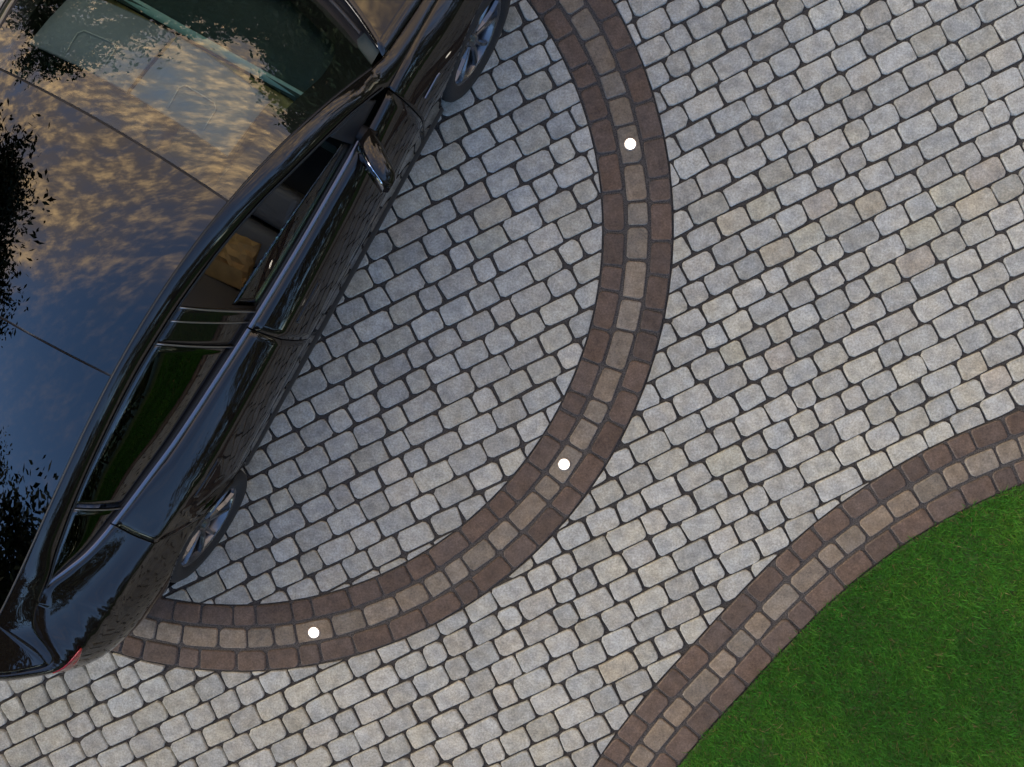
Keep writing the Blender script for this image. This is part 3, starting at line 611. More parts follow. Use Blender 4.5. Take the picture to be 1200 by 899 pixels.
def put(name, grids, parent, mat, solid=0.0, mirror=True, smooth=True, only=0):
    """grids: list of arrays (rows, cols, 3) in (u, v, z); mirrored to both flanks; ONE mesh object"""
    if mirror:
        a = put(name, grids, parent, mat, solid, False, smooth, 1); put(name, grids, parent, mat, solid, False, smooth, -1); return a
    V, Fc = [], []
    for G in grids:
        for sg in ((1,) if only == 0 else (only,)):
            r, c = G.shape[:2]; b = len(V)
            for p in G.reshape(-1, 3): V.append((p[0], -sg * p[1], p[2]))
            for i in range(r - 1):
                for j in range(c - 1):
                    q = (b + i * c + j, b + i * c + j + 1, b + (i + 1) * c + j + 1, b + (i + 1) * c + j)
                    Fc.append(q if sg > 0 else q[::-1])
    bm = bmesh.new(); vv = [bm.verts.new(v) for v in V]
    for f in Fc:
        try: bm.faces.new([vv[i] for i in f])
        except ValueError: pass
    bmesh.ops.remove_doubles(bm, verts=bm.verts, dist=.0004); bmesh.ops.dissolve_degenerate(bm, dist=.0003, edges=bm.edges)
    bmesh.ops.recalc_face_normals(bm, faces=bm.faces)
    me = bpy.data.meshes.new(name); bm.to_mesh(me); bm.free()
    o = link(name, me, parent, mat, smooth)
    if solid:
        m = o.modifiers.new('thick', 'SOLIDIFY'); m.thickness = solid; m.offset = -1; m.use_even_offset = False
    return o
def grid(rows): return np.array(rows, float)

M_PAINT = simple('black_paint', (.0075, .0058, .0045), .03, 0, 0, 1.5)
M_RUB = simple('black_rubber', (.012, .012, .012), .6, bump=.3, scale=200)
M_DARK = simple('dark_plastic', (.010, .010, .011), .55)
M_TRIM = simple('satin_dark_trim', (.16, .16, .18), .32, 1.0)
M_TYRE = simple('tyre_rubber', (.014, .014, .014), .75, bump=.5, scale=120, var=.3)
M_RIM = simple('gunmetal', (.12, .122, .13), .25, .85, .6)
M_LEATH = simple('black_leather', (.15, .142, .134), .36, bump=.35, scale=160)
M_DASH = simple('dashboard_black', (.050, .078, .074), .6, var=.2, scale=8)
M_WOOD = simple('wood_trim', (.32, .25, .08), .45, var=.5, scale=28)
M_TEAL = simple('pale_vent_strip', (.45, .70, .68), .4)
M_VISOR = simple('grey_headliner', (.42, .46, .50), .9)
M_WHITE = simple('white_print', (.85, .87, .88), .6)
M_RED = simple('red_lens', (.26, .008, .008), .12, 0, 0, var=.5, scale=60)
M_KRAFT = simple('kraft_paper', (.55, .33, .12), .8, var=.2, scale=14, bump=.4)
M_SATIN = simple('satin_chrome', (.30, .29, .28), .38, 1.0)
M_MIRROR = simple('mirror_silver', (.55, .56, .60), .03, 1.0)
def glass(name, tint, ior, rough=0.0):
    m = bpy.data.materials.new(name); m.use_nodes = True; n = m.node_tree.nodes; l = m.node_tree.links; n.clear()
    o = n.new('ShaderNodeOutputMaterial'); x = n.new('ShaderNodeMixShader'); f = n.new('ShaderNodeFresnel'); f.inputs['IOR'].default_value = ior
    t = n.new('ShaderNodeBsdfTransparent'); t.inputs['Color'].default_value = (*tint, 1); g = n.new('ShaderNodeBsdfGlossy'); g.inputs['Roughness'].default_value = rough
    l.new(f.outputs[0], x.inputs[0]); l.new(t.outputs[0], x.inputs[1]); l.new(g.outputs[0], x.inputs[2]); l.new(x.outputs[0], o.inputs['Surface']); return m
M_WIND = glass('windscreen_glass', (.62, .74, .71), 1.9)
M_SIDEG = glass('side_glass', (.55, .66, .60), 1.62)
M_REARG = glass('tinted_side_glass', (.05, .055, .05), 1.85)
M_ROOF = glass('dark_roof_glass', (.012, .016, .018), 1.8)

# --- flanks -------------------------------------------------------------------
def panel(uL, uR, n=26, m=16, z0=None, z1=None, off=0.0, dense=None):
    """flank panel between two shut lines uL(z), uR(z)"""
    R = []
    for j in range(m + 1):
        row = []
        for i in range(n + 1):
            u = (uL(.6) + uR(.6)) / 2; f = i / n
            for _ in range(4):
                zb = zbot(u) if z0 is None else z0; zt = float(feat(7, u)[2]) if z1 is None else z1
                z = zb + (zt - zb) * j / m; u = uL(z) * (1 - f) + uR(z) * f
            row.append(SPo(u, z, off))
        R.append(row)
    return grid(R)
def gB(z): return 1.175 - .065 * np.clip((z - .3) / .65, 0, 1) ** 1.3
def gF(z): return float(np.interp(z, [.17, .4, .65, .95], [2.27, 2.325, 2.350, 2.352]))
def gR(z): return float(np.interp(z, [.17, .3, .5, .655, .70, .80, .88, .94, 1.01], [.378, .376, .33, .215, .17, .065, .005, .01, .035]))
GAP = .0035
doors = []
for nm, a, b, lab in (('front_door', gB, gF, None), ('rear_door', gR, gB, None)):
    G = panel(lambda z: a(z) + GAP, lambda z: b(z) - GAP, 30, 22)
    for sg in (1, -1):
        d = put(nm, [G], car, M_PAINT, .012, mirror=False, only=sg); doors.append((nm, sg, d))
# fender, rear quarter, tail: one body shell
def strip_st(ss, m=22, top=7):
    R = []
    for s in ss:
        zb = zbot(s) if -.45 <= s <= 3.31 else float(feat(1, s)[2]); zt = float(feat(7, s)[2])
        R.append([SP(s, zb + (zt - zb) * j / m) for j in range(m + 1)])
    return grid(R)
archF = [2.875 - ARCH_R * math.cos(t) for t in np.linspace(0, math.pi, 30)]
sF = sorted(archF + [2.875 + ARCH_R + q for q in (.006, .014, .026, .04, .052)] + list(np.linspace(3.32, 4.0, 16)))
archR = [-ARCH_R * math.cos(t) for t in np.linspace(0, math.pi, 40)]
fender = [panel(lambda z: gF(z) + GAP, lambda z: 2.50, 8, 22)]
fender[0] = panel(lambda z: gF(z) + GAP, lambda z: 2.875 - ARCH_R, 10, 22)
fender.append(strip_st(sF))
sR = [q for q in archR if q < -.01]
quarter = [panel(lambda z: sR[-1], lambda z: max(gR(z) - GAP, sR[-1] + .002), 10, 22), strip_st(list(np.linspace(-1.5, -.47, 34)) + [-ARCH_R - q for q in (.07, .052, .04, .026, .014, .006)] + sorted(sR))]
# rail from windscreen pillar over the roof edge to the tail
def upper(s):
    p7 = feat(7, s)
    if s > -.345: p8 = line3(F8, s) if s < 2.36 else p7
    else: p8 = p7
    if s >= 2.36: p8 = p7
    if s >= -.60: p10 = edge10(s) if s < 2.39 else line3(F10, s)
    else:
        A = edge10(-.60); B = np.array([-.63, .585 + VS, 1.01]); C = np.array(feat(7, -.72)); q = np.clip((-.60 - s) / .14, 0, 1)
        p10 = (A * (1 - q) + B * q) if q < 1 else feat(7, s)
        q2 = np.clip((-.60 - s) / .16, 0, 1); p10 = (1 - q2) ** 2 * A + 2 * q2 * (1 - q2) * B + q2 * q2 * feat(7, -.76)
    return p7, p8, p10
def rail_row(s, n=10):
    p7, p8, p10 = upper(s); mid = (p8 + p10) / 2
    d = p10 - p8; nn = np.array([0, d[2], -d[1]]); L = np.linalg.norm(nn) + 1e-9; nn = nn / L; nn = nn if nn[1] > 0 else -nn
    bul = min(.030, .22 * L) * float(np.interp(s, [-.62, -.30], [.12, 1])); c = mid + nn * bul
    return [(1 - t) ** 2 * p8 + 2 * t * (1 - t) * c + t * t * p10 for t in np.linspace(0, 1, n + 1)]
sU = list(np.linspace(-.76, -.345, 22)) + list(np.linspace(-.34, 2.36, 90)) + list(np.linspace(2.375, 3.1, 24))
rail = grid([rail_row(s) for s in sU])
# arch lips turned inwards
def lip(c0):
    R = []
    for t in np.linspace(-.35, math.pi + .35, 40):
        u = c0 - ARCH_R * math.cos(t); z = .335 + ARCH_R * math.sin(t)
        p = SP(u, max(z, .2)); R.append([(u, p[1], z), (u, p[1] - .012, z - .004 * math.sin(t)), (u, p[1] - .06, z)])
    return grid(R)
body = put('body', fender + quarter + [rail], car, M_PAINT, .010)
put('wheel_arch_lip', [lip(0)], car, M_DARK); put('wheel_arch_lip', [lip(2.875)], car, M_DARK)
# dark sill below the doors
put('side_sill', [grid([[SPo(s, .34, -.006), SPo(s, .328, -.004), SPo(s, .30, .003), SPo(s, .26, .004), SPo(s, .22, 0), SPo(s, .18, -.01), SP(s, .18) + np.array([0, -.25, -.02])] for s in np.linspace(.372, 2.505, 40)])], car, M_DARK)
# inner shell behind the shut lines, wheel housings and floor
R = []
for s in np.linspace(-.9, 3.3, 70):
    zb = zbot(s) if s > -.45 else .25
    R.append([SPo(s, zb + (float(feat(7, s)[2]) - .025 - zb) * j / 8, -.030) for j in range(9)])
put('inner_shell', [grid(R)], car, M_DARK)
fl = [(-.98, 0), (-.98, .45), (-.75, .68), (-.3725, .70), (3.2, .74), (3.5, .5), (3.55, 0)]
put('underbody', [grid([[(u, v, .17) for u, v in fl], [(u, v, .30) for u, v in fl]]), grid([[(u, 0, .30) for u, v in fl], [(u, v, .30) for u, v in fl]]), grid([[(u, 0, .17) for u, v in fl], [(u, v, .17) for u, v in fl]])], car, M_DARK, smooth=False)
def housing(c0):
    R = []
    for t in np.linspace(-.3, math.pi + .3, 26):
        u, z = c0 - (ARCH_R + .01) * math.cos(t), .335 + (ARCH_R + .01) * math.sin(t); R.append([(u, .84 + VS, max(z, .2)), (u, .60, max(z, .2)), (c0, .60, .3)])
    return grid(R)
put('wheel_housing', [housing(0)], car, M_DARK); put('wheel_housing', [housing(2.875)], car, M_DARK)

# --- roof glass, windscreen, rear window, bonnet, boot -------------------------
def top_row(s, sc, n=28):
    e = edge10(s); zc = float(np.polyval(_pc, sc)); R = []
    for w_ in np.linspace(-1, 1, n + 1):
        k = abs(w_) ** 2.3; R.append((sc + (s - sc) * abs(w_) ** 2, w_ * (e[1] - .004), zc + (e[2] + .001 - zc) * k))
    return R
def edge_to_centre(s):           # how far each cross line bows at the centre
    return float(np.polyval(_b, s))
def top_patch(a, b, n): return grid([top_row(s, edge_to_centre(s)) for s in np.linspace(a, b, n)])
put('windscreen', [top_patch(1.580, 2.395, 30)], car, M_WIND, mirror=False)
put('roof_glass', [top_patch(.726, 1.570, 26)], car, M_ROOF, mirror=False)
put('rear_window', [top_patch(-.575, .716, 34)], car, M_ROOF, mirror=False)
# black printed border inside the windscreen and rubber seals in the two roof joints
def top_strip(v0, v1, a, b, n, dz=-.006):
    R = []
    for s in np.linspace(a, b, n):
        e = np.array(top_row(s, edge_to_centre(s), 40)); W = e[:, 1] / e[-1, 1]
        R.append([[np.interp(w_, W, e[:, i]) + (dz if i == 2 else 0) for i in range(3)] for w_ in np.linspace(v0, v1, 4)])
    return grid(R)
frit = [top_strip(.865, .998, 1.60, 2.39, 22), top_strip(-.865, -.998, 1.60, 2.39, 22), top_strip(-.99, .99, 2.335, 2.393, 4), top_strip(-.99, .99, 1.582, 1.60, 3)]
R = []
for s in np.linspace(2.16, 2.345, 12):                       # rounded lower corners of the clear area
    x = .70 + .165 * math.sqrt(max(0, 1 - ((s - 2.16) / .185) ** 2)); R.append(top_strip(x, .87, s, s, 1)[0])
G = grid(R); G2 = G.copy(); G2[:, :, 1] *= -1
frit += [G, G2]
put('windscreen_border', frit, car, M_DARK, mirror=False)
put('roof_seal', [top_strip(-.995, .995, 1.567, 1.583, 3, -.003), top_strip(-.995, .995, .713, .729, 3, -.003)], car, M_RUB, mirror=False)
put('roof_edge_seal', [grid([[edge10(s) + np.array([0, -.006, -.004]), edge10(s) + np.array([0, .003, .003]), edge10(s) + np.array([0, .006, -.001])] for s in np.linspace(-.59, 2.39, 70)])], car, M_RUB)
# bonnet
def bonnet_row(k, n=24):
    R = []
    for w_ in np.linspace(-1, 1, n + 1):
        s0 = 2.455 + .22 * (1 - w_ * w_); u = s0 + (3.36 - .20 * abs(w_) ** 3 - s0) * k
        e = line3(F10, min(max(u, 2.455), 3.1)); ev = e[1] - .005; ev *= 1 - .30 * max(0, (u - 3.0)) ** 1.5
        zc = float(np.interp(u, [2.45, 2.7, 3.0, 3.2, 3.4], [1.015, .985, .92, .855, .765])); ze = e[2] if u < 3.1 else e[2] - (u - 3.1) * .33
        R.append((u, w_ * ev, zc + (ze + .001 - zc) * abs(w_) ** 2.2))
    return R
put('bonnet', [grid([bonnet_row(k) for k in np.linspace(0, 1, 22)])], car, M_PAINT, .008, mirror=False)
cw = grid([[(2.40 + .195 * (1 - w_ * w_) + d, w_ * .685, 1.0 - .03 * abs(w_) ** 2 + .005 * (1 - w_ * w_) + dz) for w_ in np.linspace(-1, 1, 20)] for d, dz in ((-.03, -.015), (.02, -.03), (.07, -.035), (.085, -.012))])
put('cowl_panel', [cw], car, M_RUB, mirror=False)
for sg, v0, v1 in ((1, -.05, .60), (-1, -.62, -.02)):
    w1 = grid([[(2.46 + .16 * (1 - (v / .68) ** 2) + du, v, 1.0 + .004 - .02 * (v / .68) ** 2 + dz) for v in np.linspace(v0, v1, 14)] for du, dz in ((-.012, -.01), (-.009, .006), (.006, .008), (.012, -.01))])
    put('wiper', [w1], car, M_DARK, mirror=False)
# boot lid: from the rear window to the lip, between the shut lines
def lid_edge(q):                                                # q 0 (window corner) .. 1 (lamp) .. 2 (centre of the lip)
    if q <= 1: s = -.60 - .16 * q; return upper(s)[2]
    s = -.76 - .74 * (q - 1); return feat(7, s)
R = []
for q in np.concatenate([np.linspace(0, 2, 40), np.linspace(2, 0, 40)[1:]]):
    sg = 1 if len(R) < 40 else -1
    e = np.array(lid_edge(q)); row = np.array(top_row(-.585, edge_to_centre(-.585), 40))
    b = np.array([np.interp(max(0.0, min(1.0, 2 - q)) * row[-1, 1], row[:, 1], row[:, i]) for i in range(3)])
    c = (b + e) / 2 + np.array([0, 0, .010 * min(1, np.linalg.norm(e - b) / .2) * min(1, q)]); e2 = e + np.array([.003, -.002, 0])
    R.append([((1 - t) ** 2 * b + 2 * t * (1 - t) * c + t * t * e2) * np.array([1, sg, 1]) for t in np.linspace(0, 1, 14)])
put('boot_lid', [grid(R)], car, M_PAINT, .008, mirror=False)

# --- side windows --------------------------------------------------------------
def win_pt(s7, s8, t, inset=.006):
    a = feat(7, s7) + np.array([0, -.024, .010]); b = line3(F8, s8) + np.array([0, -.004, -.006])
    p = a * (1 - t) + b * t; p = p + np.array([0, .012 * 4 * t * (1 - t) - inset, 0]); return p
def win(bot, top, t0, t1, n=16, m=8, inset=.006):
    return grid([[win_pt(bot[0] + (bot[1] - bot[0]) * i / n, top[0] + (top[1] - top[0]) * i / n, t0 + (t1 - t0) * j / m, inset) for i in range(n + 1)] for j in range(m + 1)])
def both(nm, G, mat, solid=0, parent=None):
    for sg in (1, -1):
        par = parent[sg] if parent else car
        put(nm, G, par, mat, solid, mirror=False, only=sg)
PF = {sg: d for nm, sg, d in doors if nm == 'front_door'}; PR = {sg: d for nm, sg, d in doors if nm == 'rear_door'}
gl = put('window_glass', [win((1.215, 2.06), (1.12, 2.02), 0, .36, 20, 6, .010)], PF[1], M_SIDEG, .004, mirror=False, only=1); gl['label'] = 'front side window wound most of the way down'
put('window_glass', [win((1.19, 2.06), (1.09, 2.02), 0, 1, 20, 8)], PF[-1], M_SIDEG, .004, mirror=False, only=-1)
both('window_glass', [win((.125, 1.0), (.09, .905), 0, 1, 20, 8)], M_REARG, .004, PR)
both('quarter_window', [win((-.295, .11), (-.315, .075), 0, 1, 14, 6)], M_REARG, .004)
both('window_pillar', [win((1.002, 1.20), (.907, 1.092), 0, 1, 6, 8, .001)], M_PAINT, .01)
def satin(a, b, w_=.0045, inset=-.004): return win((a - w_, a + w_), (b - w_, b + w_), 0, 1, 1, 8, inset)
for a_, b_, w_ in ((1.19, 1.088, .0035), (1.135, 1.02, .003), (1.003, .908, .0035), (.118, .082, .003)): both('window_divider', [satin(a_, b_, w_)], M_SATIN, .006)
both('mirror_sail', [win((2.06, 2.28), (2.02, 2.25), 0, 1, 8, 6, -.001)], M_DARK, .01)
# black rubber round the window tops and the satin strip along the waist
R = [[line3(F8, s) + np.array(o_) for o_ in ((0, -.012, -.016), (0, .004, -.010), (0, .008, -.001), (0, .003, .004))] for s in np.linspace(-.335, 2.34, 90)]
put('window_seal', [grid(R)], car, M_RUB)
R = [[line3(F8, s) + np.array(o_) for o_ in ((0, .0055, -.0095), (0, .0085, -.0065), (0, .0095, -.002))] for s in np.linspace(-.31, 2.20, 90)]
put('window_bead', [grid(R)], car, M_SATIN)
def waist(a, b):
    return grid([[feat(7, s) + np.array(o_) for o_ in ((0, .002, -.001), (0, -.001, .007), (0, -.012, .012), (0, -.021, .0125), (0, -.024, .006))] for s in np.linspace(a, b, max(6, int((b - a) * 30)))])
both('waist_trim', [waist(1.115, 2.12)], M_TRIM, 0, PF); both('waist_trim', [waist(.04, 1.107)], M_TRIM, 0, PR); put('waist_trim', [waist(-.325, .033)], car, M_TRIM)
R = [[feat(7, s) + np.array(o_) for o_ in ((0, -.023, .010), (0, -.030, .0115), (0, -.036, .004))] for s in np.linspace(-.31, 2.1, 80)]
put('window_channel', [grid(R)], car, M_RUB)

# --- small things on the flanks ------------------------------------------------
def patch(s0, s1, z0, z1, off, n=10, m=4): return grid([[SPo(s0 + (s1 - s0) * i / n, z0 + (z1 - z0) * j / m, off) for i in range(n + 1)] for j in range(m + 1)])
for nm, sg, d in doors:
    a, b, z = (1.225, 1.450, .795) if nm == 'front_door' else (.27, .485, .815)
    put('handle', [patch(a, b, z - .013, z + .013, .0045)], d, M_PAINT, .004, mirror=False, only=sg)
    put('handle_recess', [patch(a - .004, b + .004, z - .017, z + .017, .0012)], d, M_DARK, .001, mirror=False, only=sg)
R = []
for i in range(9):
    s = 2.43 + .135 * i / 8; hgt = .002 + .007 * (i / 8) ** 1.2 * (1 if i < 8 else .25); R.append([SPo(s, .735 - hgt, .001), SPo(s, .735, .012), SPo(s, .735 + hgt, .001)])
put('side_repeater', [grid(R)], car, M_TRIM)
# tail lamps
def lampz(s): return float(feat(5, s)[2])
R = []
for s in np.linspace(-.585, -.80, 16):
    f = (-.585 - s) / .215; zt = lampz(s) - .006; zb = zt - .006 - .085 * math.sin(min(1, f * 1.15) * math.pi / 2); R.append([SPo(s, zb + (zt - zb) * j / 6, .004) for j in range(7)])
put('tail_light', [grid(R)], car, M_RED, .006)
# --- wheels ----------------------------------------------------------------------
def lathe(prof, n=56):
    V = []; Fc = []
    for i in range(n):
        t = 2 * math.pi * i / n
        for r, y in prof: V.append((r * math.cos(t), y, r * math.sin(t)))
    m = len(prof)
    for i in range(n):
        j = (i + 1) % n
        for k in range(m - 1): Fc.append((i * m + k, j * m + k, j * m + k + 1, i * m + k + 1))
    return V, Fc
tyre_me = mesh('tyre', *lathe([(.236, -.10), (.262, -.115), (.305, -.118), (.328, -.102), (.335, -.08), (.3345, -.042), (.330, -.040), (.330, -.034), (.335, -.032), (.335, .032), (.330, .034), (.330, .040), (.3345, .042), (.335, .08), (.328, .102), (.305, .118), (.262, .115), (.248, .108), (.236, .10)]))
rim_me = mesh('rim', *lathe([(.243, -.098), (.232, -.09), (.215, -.06), (.21, .0), (.218, .06), (.226, .088), (.232, .097), (.240, .101), (.245, .098), (.244, .088)]))
def spokes():
    bm = bmesh.new()
    for k in range(5):
        for side_ in (-1, 1):
            a = 2 * math.pi * k / 5 + .31
            def P(r, off, y): return (r * math.cos(a) - off * math.sin(a), y, r * math.sin(a) + off * math.cos(a))
            st = []
            for r, o, hw, y in ((.040, .012, .016, .070), (.10, .018, .015, .082), (.16, .036, .015, .090), (.21, .058, .016, .092), (.234, .068, .020, .088)):
                o *= side_
                st.append([bm.verts.new(P(r, o - hw, y - .018)), bm.verts.new(P(r, o - hw * .55, y)), bm.verts.new(P(r, o + hw * .55, y)), bm.verts.new(P(r, o + hw, y - .018)), bm.verts.new(P(r, o + hw * .6, y - .04)), bm.verts.new(P(r, o - hw * .6, y - .04))])
            for q, w_ in zip(st[:-1], st[1:]):
                for i in range(6): bm.faces.new((q[i], q[(i + 1) % 6], w_[(i + 1) % 6], w_[i]))
    bmesh.ops.recalc_face_normals(bm, faces=bm.faces); me = bpy.data.meshes.new('spokes'); bm.to_mesh(me); bm.free(); return me
spoke_me = spokes()
hub_me = mesh('hub_cap', *lathe([(.0005, .088), (.02, .087), (.028, .083), (.034, .07), (.055, .062), (.06, .04)], 28))
disc_me = mesh('brake_disc', *lathe([(.05, .02), (.165, .02), (.17, .012), (.165, .004)], 40))
for me in (tyre_me, rim_me, hub_me, disc_me): me.polygons.foreach_set('use_smooth', [True] * len(me.polygons))
for u in (0, 2.875):
    for sg in (1, -1):
        wh = link('wheel', rim_me, car, M_RIM); wh.location = (u, -sg * (.768 + VS), .335)
        wh.rotation_euler = (0, rs.uniform(0, 1.2), 0 if sg < 0 else math.pi)
        for me, mt in ((tyre_me, M_TYRE), (spoke_me, M_RIM), (hub_me, M_RIM), (disc_me, M_SATIN)): link(me.name.split('.')[0], me, wh, mt)
# --- door mirrors ------------------------------------------------------------------
def rear_u(v): return 2.088 - .62 * (v - .80) if v < .95 else 1.995 + 4 * (v - .95) ** 2
def mirror_body():
    R = []
    for v, dpt, z0, z1 in ((.792, .02, .985, 1.015), (.80, .060, .965, 1.030), (.83, .075, .942, 1.040), (.88, .080, .930, 1.040), (.93, .076, .926, 1.030), (.965, .062, .928, 1.012), (.988, .040, .938, .992), (.998, .012, .955, .975)):
        zc, hz = (z0 + z1) / 2, (z1 - z0) / 2; row = []
        for t in np.linspace(0, 2 * math.pi, 33):
            x, y = math.cos(t), math.sin(t)
            k = max(0.0, np.sign(x) * abs(x) ** .75); zz = np.sign(y) * abs(y) ** .8
            row.append((rear_u(v) + dpt * k + .008 * min(0, x) - .042 * max(0.0, -zz) * (1 - k) - .012 * (1 - k), v + VS, zc + hz * zz + .012 * k * (.5 - abs(zz))))
        R.append(row)
    return grid(R)
for sg in (1, -1):
    mb = put('door_mirror', [mirror_body()], PF[sg], M_PAINT, 0, mirror=False, only=sg)
    put('mirror_glass', [grid([[(rear_u(v) - .023 - du, v + VS, z) for v, z in row_] for du, row_ in ((.040, ((.812, .946), (.88, .934), (.968, .936))), (.020, ((.806, .987), (.88, .984), (.975, .966))), (.000, ((.812, 1.022), (.88, 1.030), (.965, 1.002))))])], mb, M_MIRROR, .002, mirror=False, only=sg)
    put('mirror_arm', [grid([[(2.115 + du, v + VS, .955 + dz - (.8 - v) * .1) for v in (.74, .79, .83)] for du, dz in ((-.03, 0), (-.02, .018), (.03, .018), (.045, 0), (.03, -.012), (-.03, 0))])], mb, M_DARK, mirror=False, only=sg)
# --- cabin --------------------------------------------------------------------------
def pad(name, c, size, parent, mat, bev=.035, rot=(0, 0, 0), crease=0.0):
    bm = bmesh.new(); bmesh.ops.create_cube(bm, size=1); bmesh.ops.scale(bm, vec=size, verts=bm.verts)
    bmesh.ops.bevel(bm, geom=bm.edges[:], offset=min(bev, min(size) * .45), segments=4, profile=.6, affect='EDGES')
    me = bpy.data.meshes.new(name); bm.to_mesh(me); bm.free(); o = link(name, me, parent, mat, True); o.location = (c[0], -c[1], c[2]); o.rotation_euler = rot; return o
def seat(v):
    s = empty('seat', (0, 0, 0)); s.parent = car; s['label'] = 'black leather front seat'
    pad('cushion', (1.655, v, .495), (.205, .345, .16), s, M_LEATH, .055, (0, math.radians(-9), 0))
    pad('cushion', (1.430, v, .480), (.205, .345, .16), s, M_LEATH, .055, (0, math.radians(-5), 0))
    pad('cushion', (1.215, v, .478), (.190, .345, .16), s, M_LEATH, .055)
    for q in (-.215, .215): pad('bolster', (1.44, v + q, .505), (.56, .075, .15), s, M_LEATH, .036, (0, math.radians(-6), 0))
    pad('backrest', (1.03, v, .80), (.13, .46, .66), s, M_LEATH, .06, (0, math.radians(-22), 0))
    pad('headrest', (.86, v, 1.16), (.10, .27, .17), s, M_LEATH, .05, (0, math.radians(-18), 0))
    return s
seat(.38 + VS); seat(-.38 - VS)
pad('rear_bench', (.33, 0, .50), (.48, 1.16, .16), car, M_LEATH, .06); pad('rear_backrest', (.0, 0, .80), (.14, 1.12, .58), car, M_LEATH, .06, (0, math.radians(-24), 0))
pad('centre_console', (1.55, 0, .50), (.80, .22, .26), car, M_DASH, .04)
pad('parcel_shelf', (-.28, 0, 1.02), (.46, .90, .03), car, M_DASH, .012)
pad('cabin_floor', (1.0, 0, .30), (2.9, 1.42, .02), car, M_RUB, .005)
put('dashboard', [grid([[(u - .03 * (v / .7) ** 2, v, z) for v in np.linspace(-.70, .70, 15)] for u, z in ((2.115, .935), (2.14, .958), (2.3, .962), (2.45, .955), (2.60, .935), (2.62, .80))]), grid([[(2.00, v, .66) for v in np.linspace(-.70, .70, 15)], [(2.02, v, .85) for v in np.linspace(-.70, .70, 15)]])], car, M_DASH, mirror=False)
put('dashboard_trim', [grid([[(u, v, z) for v in np.linspace(-.70, .62, 15)] for u, z in ((2.012, .862), (2.018, .875), (2.098, .918), (2.10, .912))])], car, M_WOOD, mirror=False)
put('dashboard_edge', [grid([[(u, v, z) for v in np.linspace(-.70, .62, 15)] for u, z in ((2.004, .855), (2.009, .864), (2.013, .864))])], car, M_SATIN, mirror=False)
put('air_vent', [grid([[(u, v, z) for v in np.linspace(-.70, .62, 15)] for u, z in ((2.112, .938), (2.118, .950), (2.148, .9645), (2.150, .960))])], car, M_TEAL, mirror=False)
pad('touchscreen', (1.93, 0, .90), (.02, .37, .23), car, M_DARK, .008, (0, math.radians(-12), 0))
st = mesh('steering_wheel', *(lambda R_, r_: ([((R_ + r_ * math.cos(b)) * math.cos(a), (R_ + r_ * math.cos(b)) * math.sin(a), r_ * math.sin(b)) for a in np.linspace(0, 2 * math.pi, 36, endpoint=False) for b in np.linspace(0, 2 * math.pi, 8, endpoint=False)], [(i * 8 + j, ((i + 1) % 36) * 8 + j, ((i + 1) % 36) * 8 + (j + 1) % 8, i * 8 + (j + 1) % 8) for i in range(36) for j in range(8)]))(.17, .014))
sw = link('steering_wheel', st, car, M_LEATH, True); sw.location = (1.80, .38, .84); sw.rotation_euler = (0, math.radians(-62), 0)
pad('steering_column', (1.92, -.38, .80), (.26, .09, .08), car, M_DASH, .02, (0, math.radians(28), 0))
for v in (.245, -.245):
    vis = put('sun_visor', [grid([[np.array(top_row(s, edge_to_centre(s), 40))[0] * 0 + np.array([np.interp(q, np.array(top_row(s, edge_to_centre(s), 40))[:, 1], np.array(top_row(s, edge_to_centre(s), 40))[:, i]) for i in range(3)]) + np.array([0, 0, dz]) for q in np.linspace(v - .235, v + .235, 8)] for s, dz in ((1.715, -.030), (1.722, -.022), (1.84, -.026), (1.985, -.034), (1.992, -.042))])], car, M_VISOR, .012, mirror=False)
    R = []
    def on(s, q): r_ = np.array(top_row(s, edge_to_centre(s), 40)); return np.array([np.interp(q, r_[:, 1], r_[:, i]) for i in range(3)]) + np.array([0, 0, -.017])
    loop = [(1.745, v - .07), (1.83, v - .085), (1.85, v - .07), (1.855, v + .07), (1.84, v + .09), (1.75, v + .10)]
    for (s0, q0), (s1, q1) in zip(loop, loop[1:]):
        dn = np.array([-(q1 - q0), s1 - s0]); dn = dn / np.hypot(*dn) * .0022
        R.append(grid([[on(s0 + (s1 - s0) * t + k * dn[0], q0 + (q1 - q0) * t + k * dn[1]) for t in np.linspace(0, 1, 4)] for k in (-1, 1)]))
    put('mirror_frame', R, vis, M_WHITE, .001, mirror=False)
# headliner strip under the front roof joint and side rails so that no sky shows through the cabin edges
put('headliner', [grid([[line3(F10, s) + np.array([0, .012, -.03]), line3(F10, s) + np.array([0, -.05, -.035]), line3(F10, s) + np.array([0, -.07, -.02])] for s in np.linspace(-.55, 2.2, 40)])], car, M_VISOR)
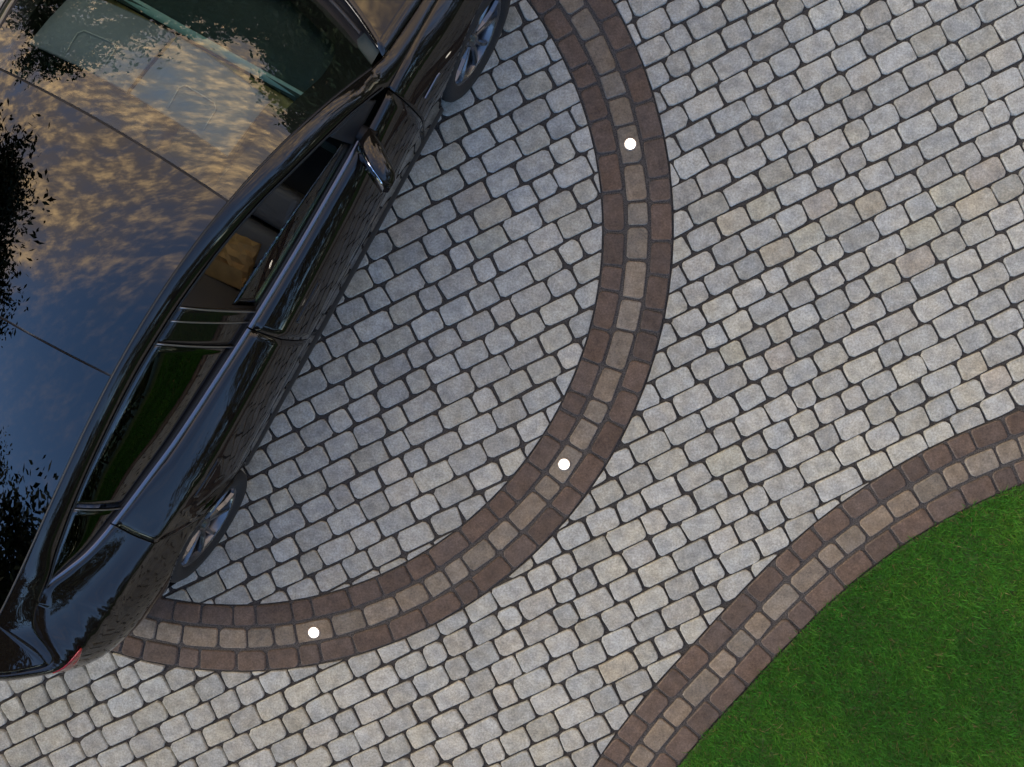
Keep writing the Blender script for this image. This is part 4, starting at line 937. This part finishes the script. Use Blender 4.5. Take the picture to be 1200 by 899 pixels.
# --- paper bag lying on the passenger seat ---------------------------------------------
hd_, rt_ = np.array([.49649, .86804]), np.array([.86804, -.49649])
bagc = CO + hd_ * 1.315 + rt_ * (.375 + VS)
bag = empty('paper_bag', (bagc[0], bagc[1], .545), CH + .12); tag(bag, 'crumpled brown kraft paper bag lying on the black front seat', 'bag')
r_ = np.random.default_rng(3)
bm = bmesh.new(); nx, ny = 9, 8; Lx, Ly = .235, .215
def bagz(i, j): return .055 * (math.sin(math.pi * i / nx) ** .5) * (math.sin(math.pi * j / ny) ** .5) + .012 * math.sin(i * 2.3 + j) + r_.normal(0, .003)
T = [[bm.verts.new((-Lx / 2 + Lx * i / nx + r_.normal(0, .002), -Ly / 2 + Ly * j / ny + r_.normal(0, .002), .04 + bagz(i, j))) for j in range(ny + 1)] for i in range(nx + 1)]
B = [[bm.verts.new((-Lx / 2 + Lx * i / nx, -Ly / 2 + Ly * j / ny, .0)) for j in range(ny + 1)] for i in range(nx + 1)]
for i in range(nx):
    for j in range(ny): bm.faces.new((T[i][j], T[i + 1][j], T[i + 1][j + 1], T[i][j + 1])); bm.faces.new((B[i][j], B[i][j + 1], B[i + 1][j + 1], B[i + 1][j]))
for i in range(nx): bm.faces.new((B[i][0], B[i + 1][0], T[i + 1][0], T[i][0])); bm.faces.new((B[i + 1][ny], B[i][ny], T[i][ny], T[i + 1][ny]))
for j in range(ny): bm.faces.new((B[0][j + 1], B[0][j], T[0][j], T[0][j + 1])); bm.faces.new((B[nx][j], B[nx][j + 1], T[nx][j + 1], T[nx][j]))
me = bpy.data.meshes.new('pouch'); bm.to_mesh(me); bm.free(); link('pouch', me, bag, M_KRAFT)
fm = mesh('folded_top', [(-.13, -.108, .052), (-.04, -.112, .118), (-.035, .10, .124), (-.125, .108, .055), (-.125, -.10, .060), (-.036, -.105, .127), (-.031, .094, .132), (-.12, .10, .064)], [(0, 1, 2, 3), (4, 7, 6, 5), (0, 4, 5, 1), (1, 5, 6, 2), (2, 6, 7, 3), (3, 7, 4, 0)])
link('folded_top', fm, bag, M_KRAFT)
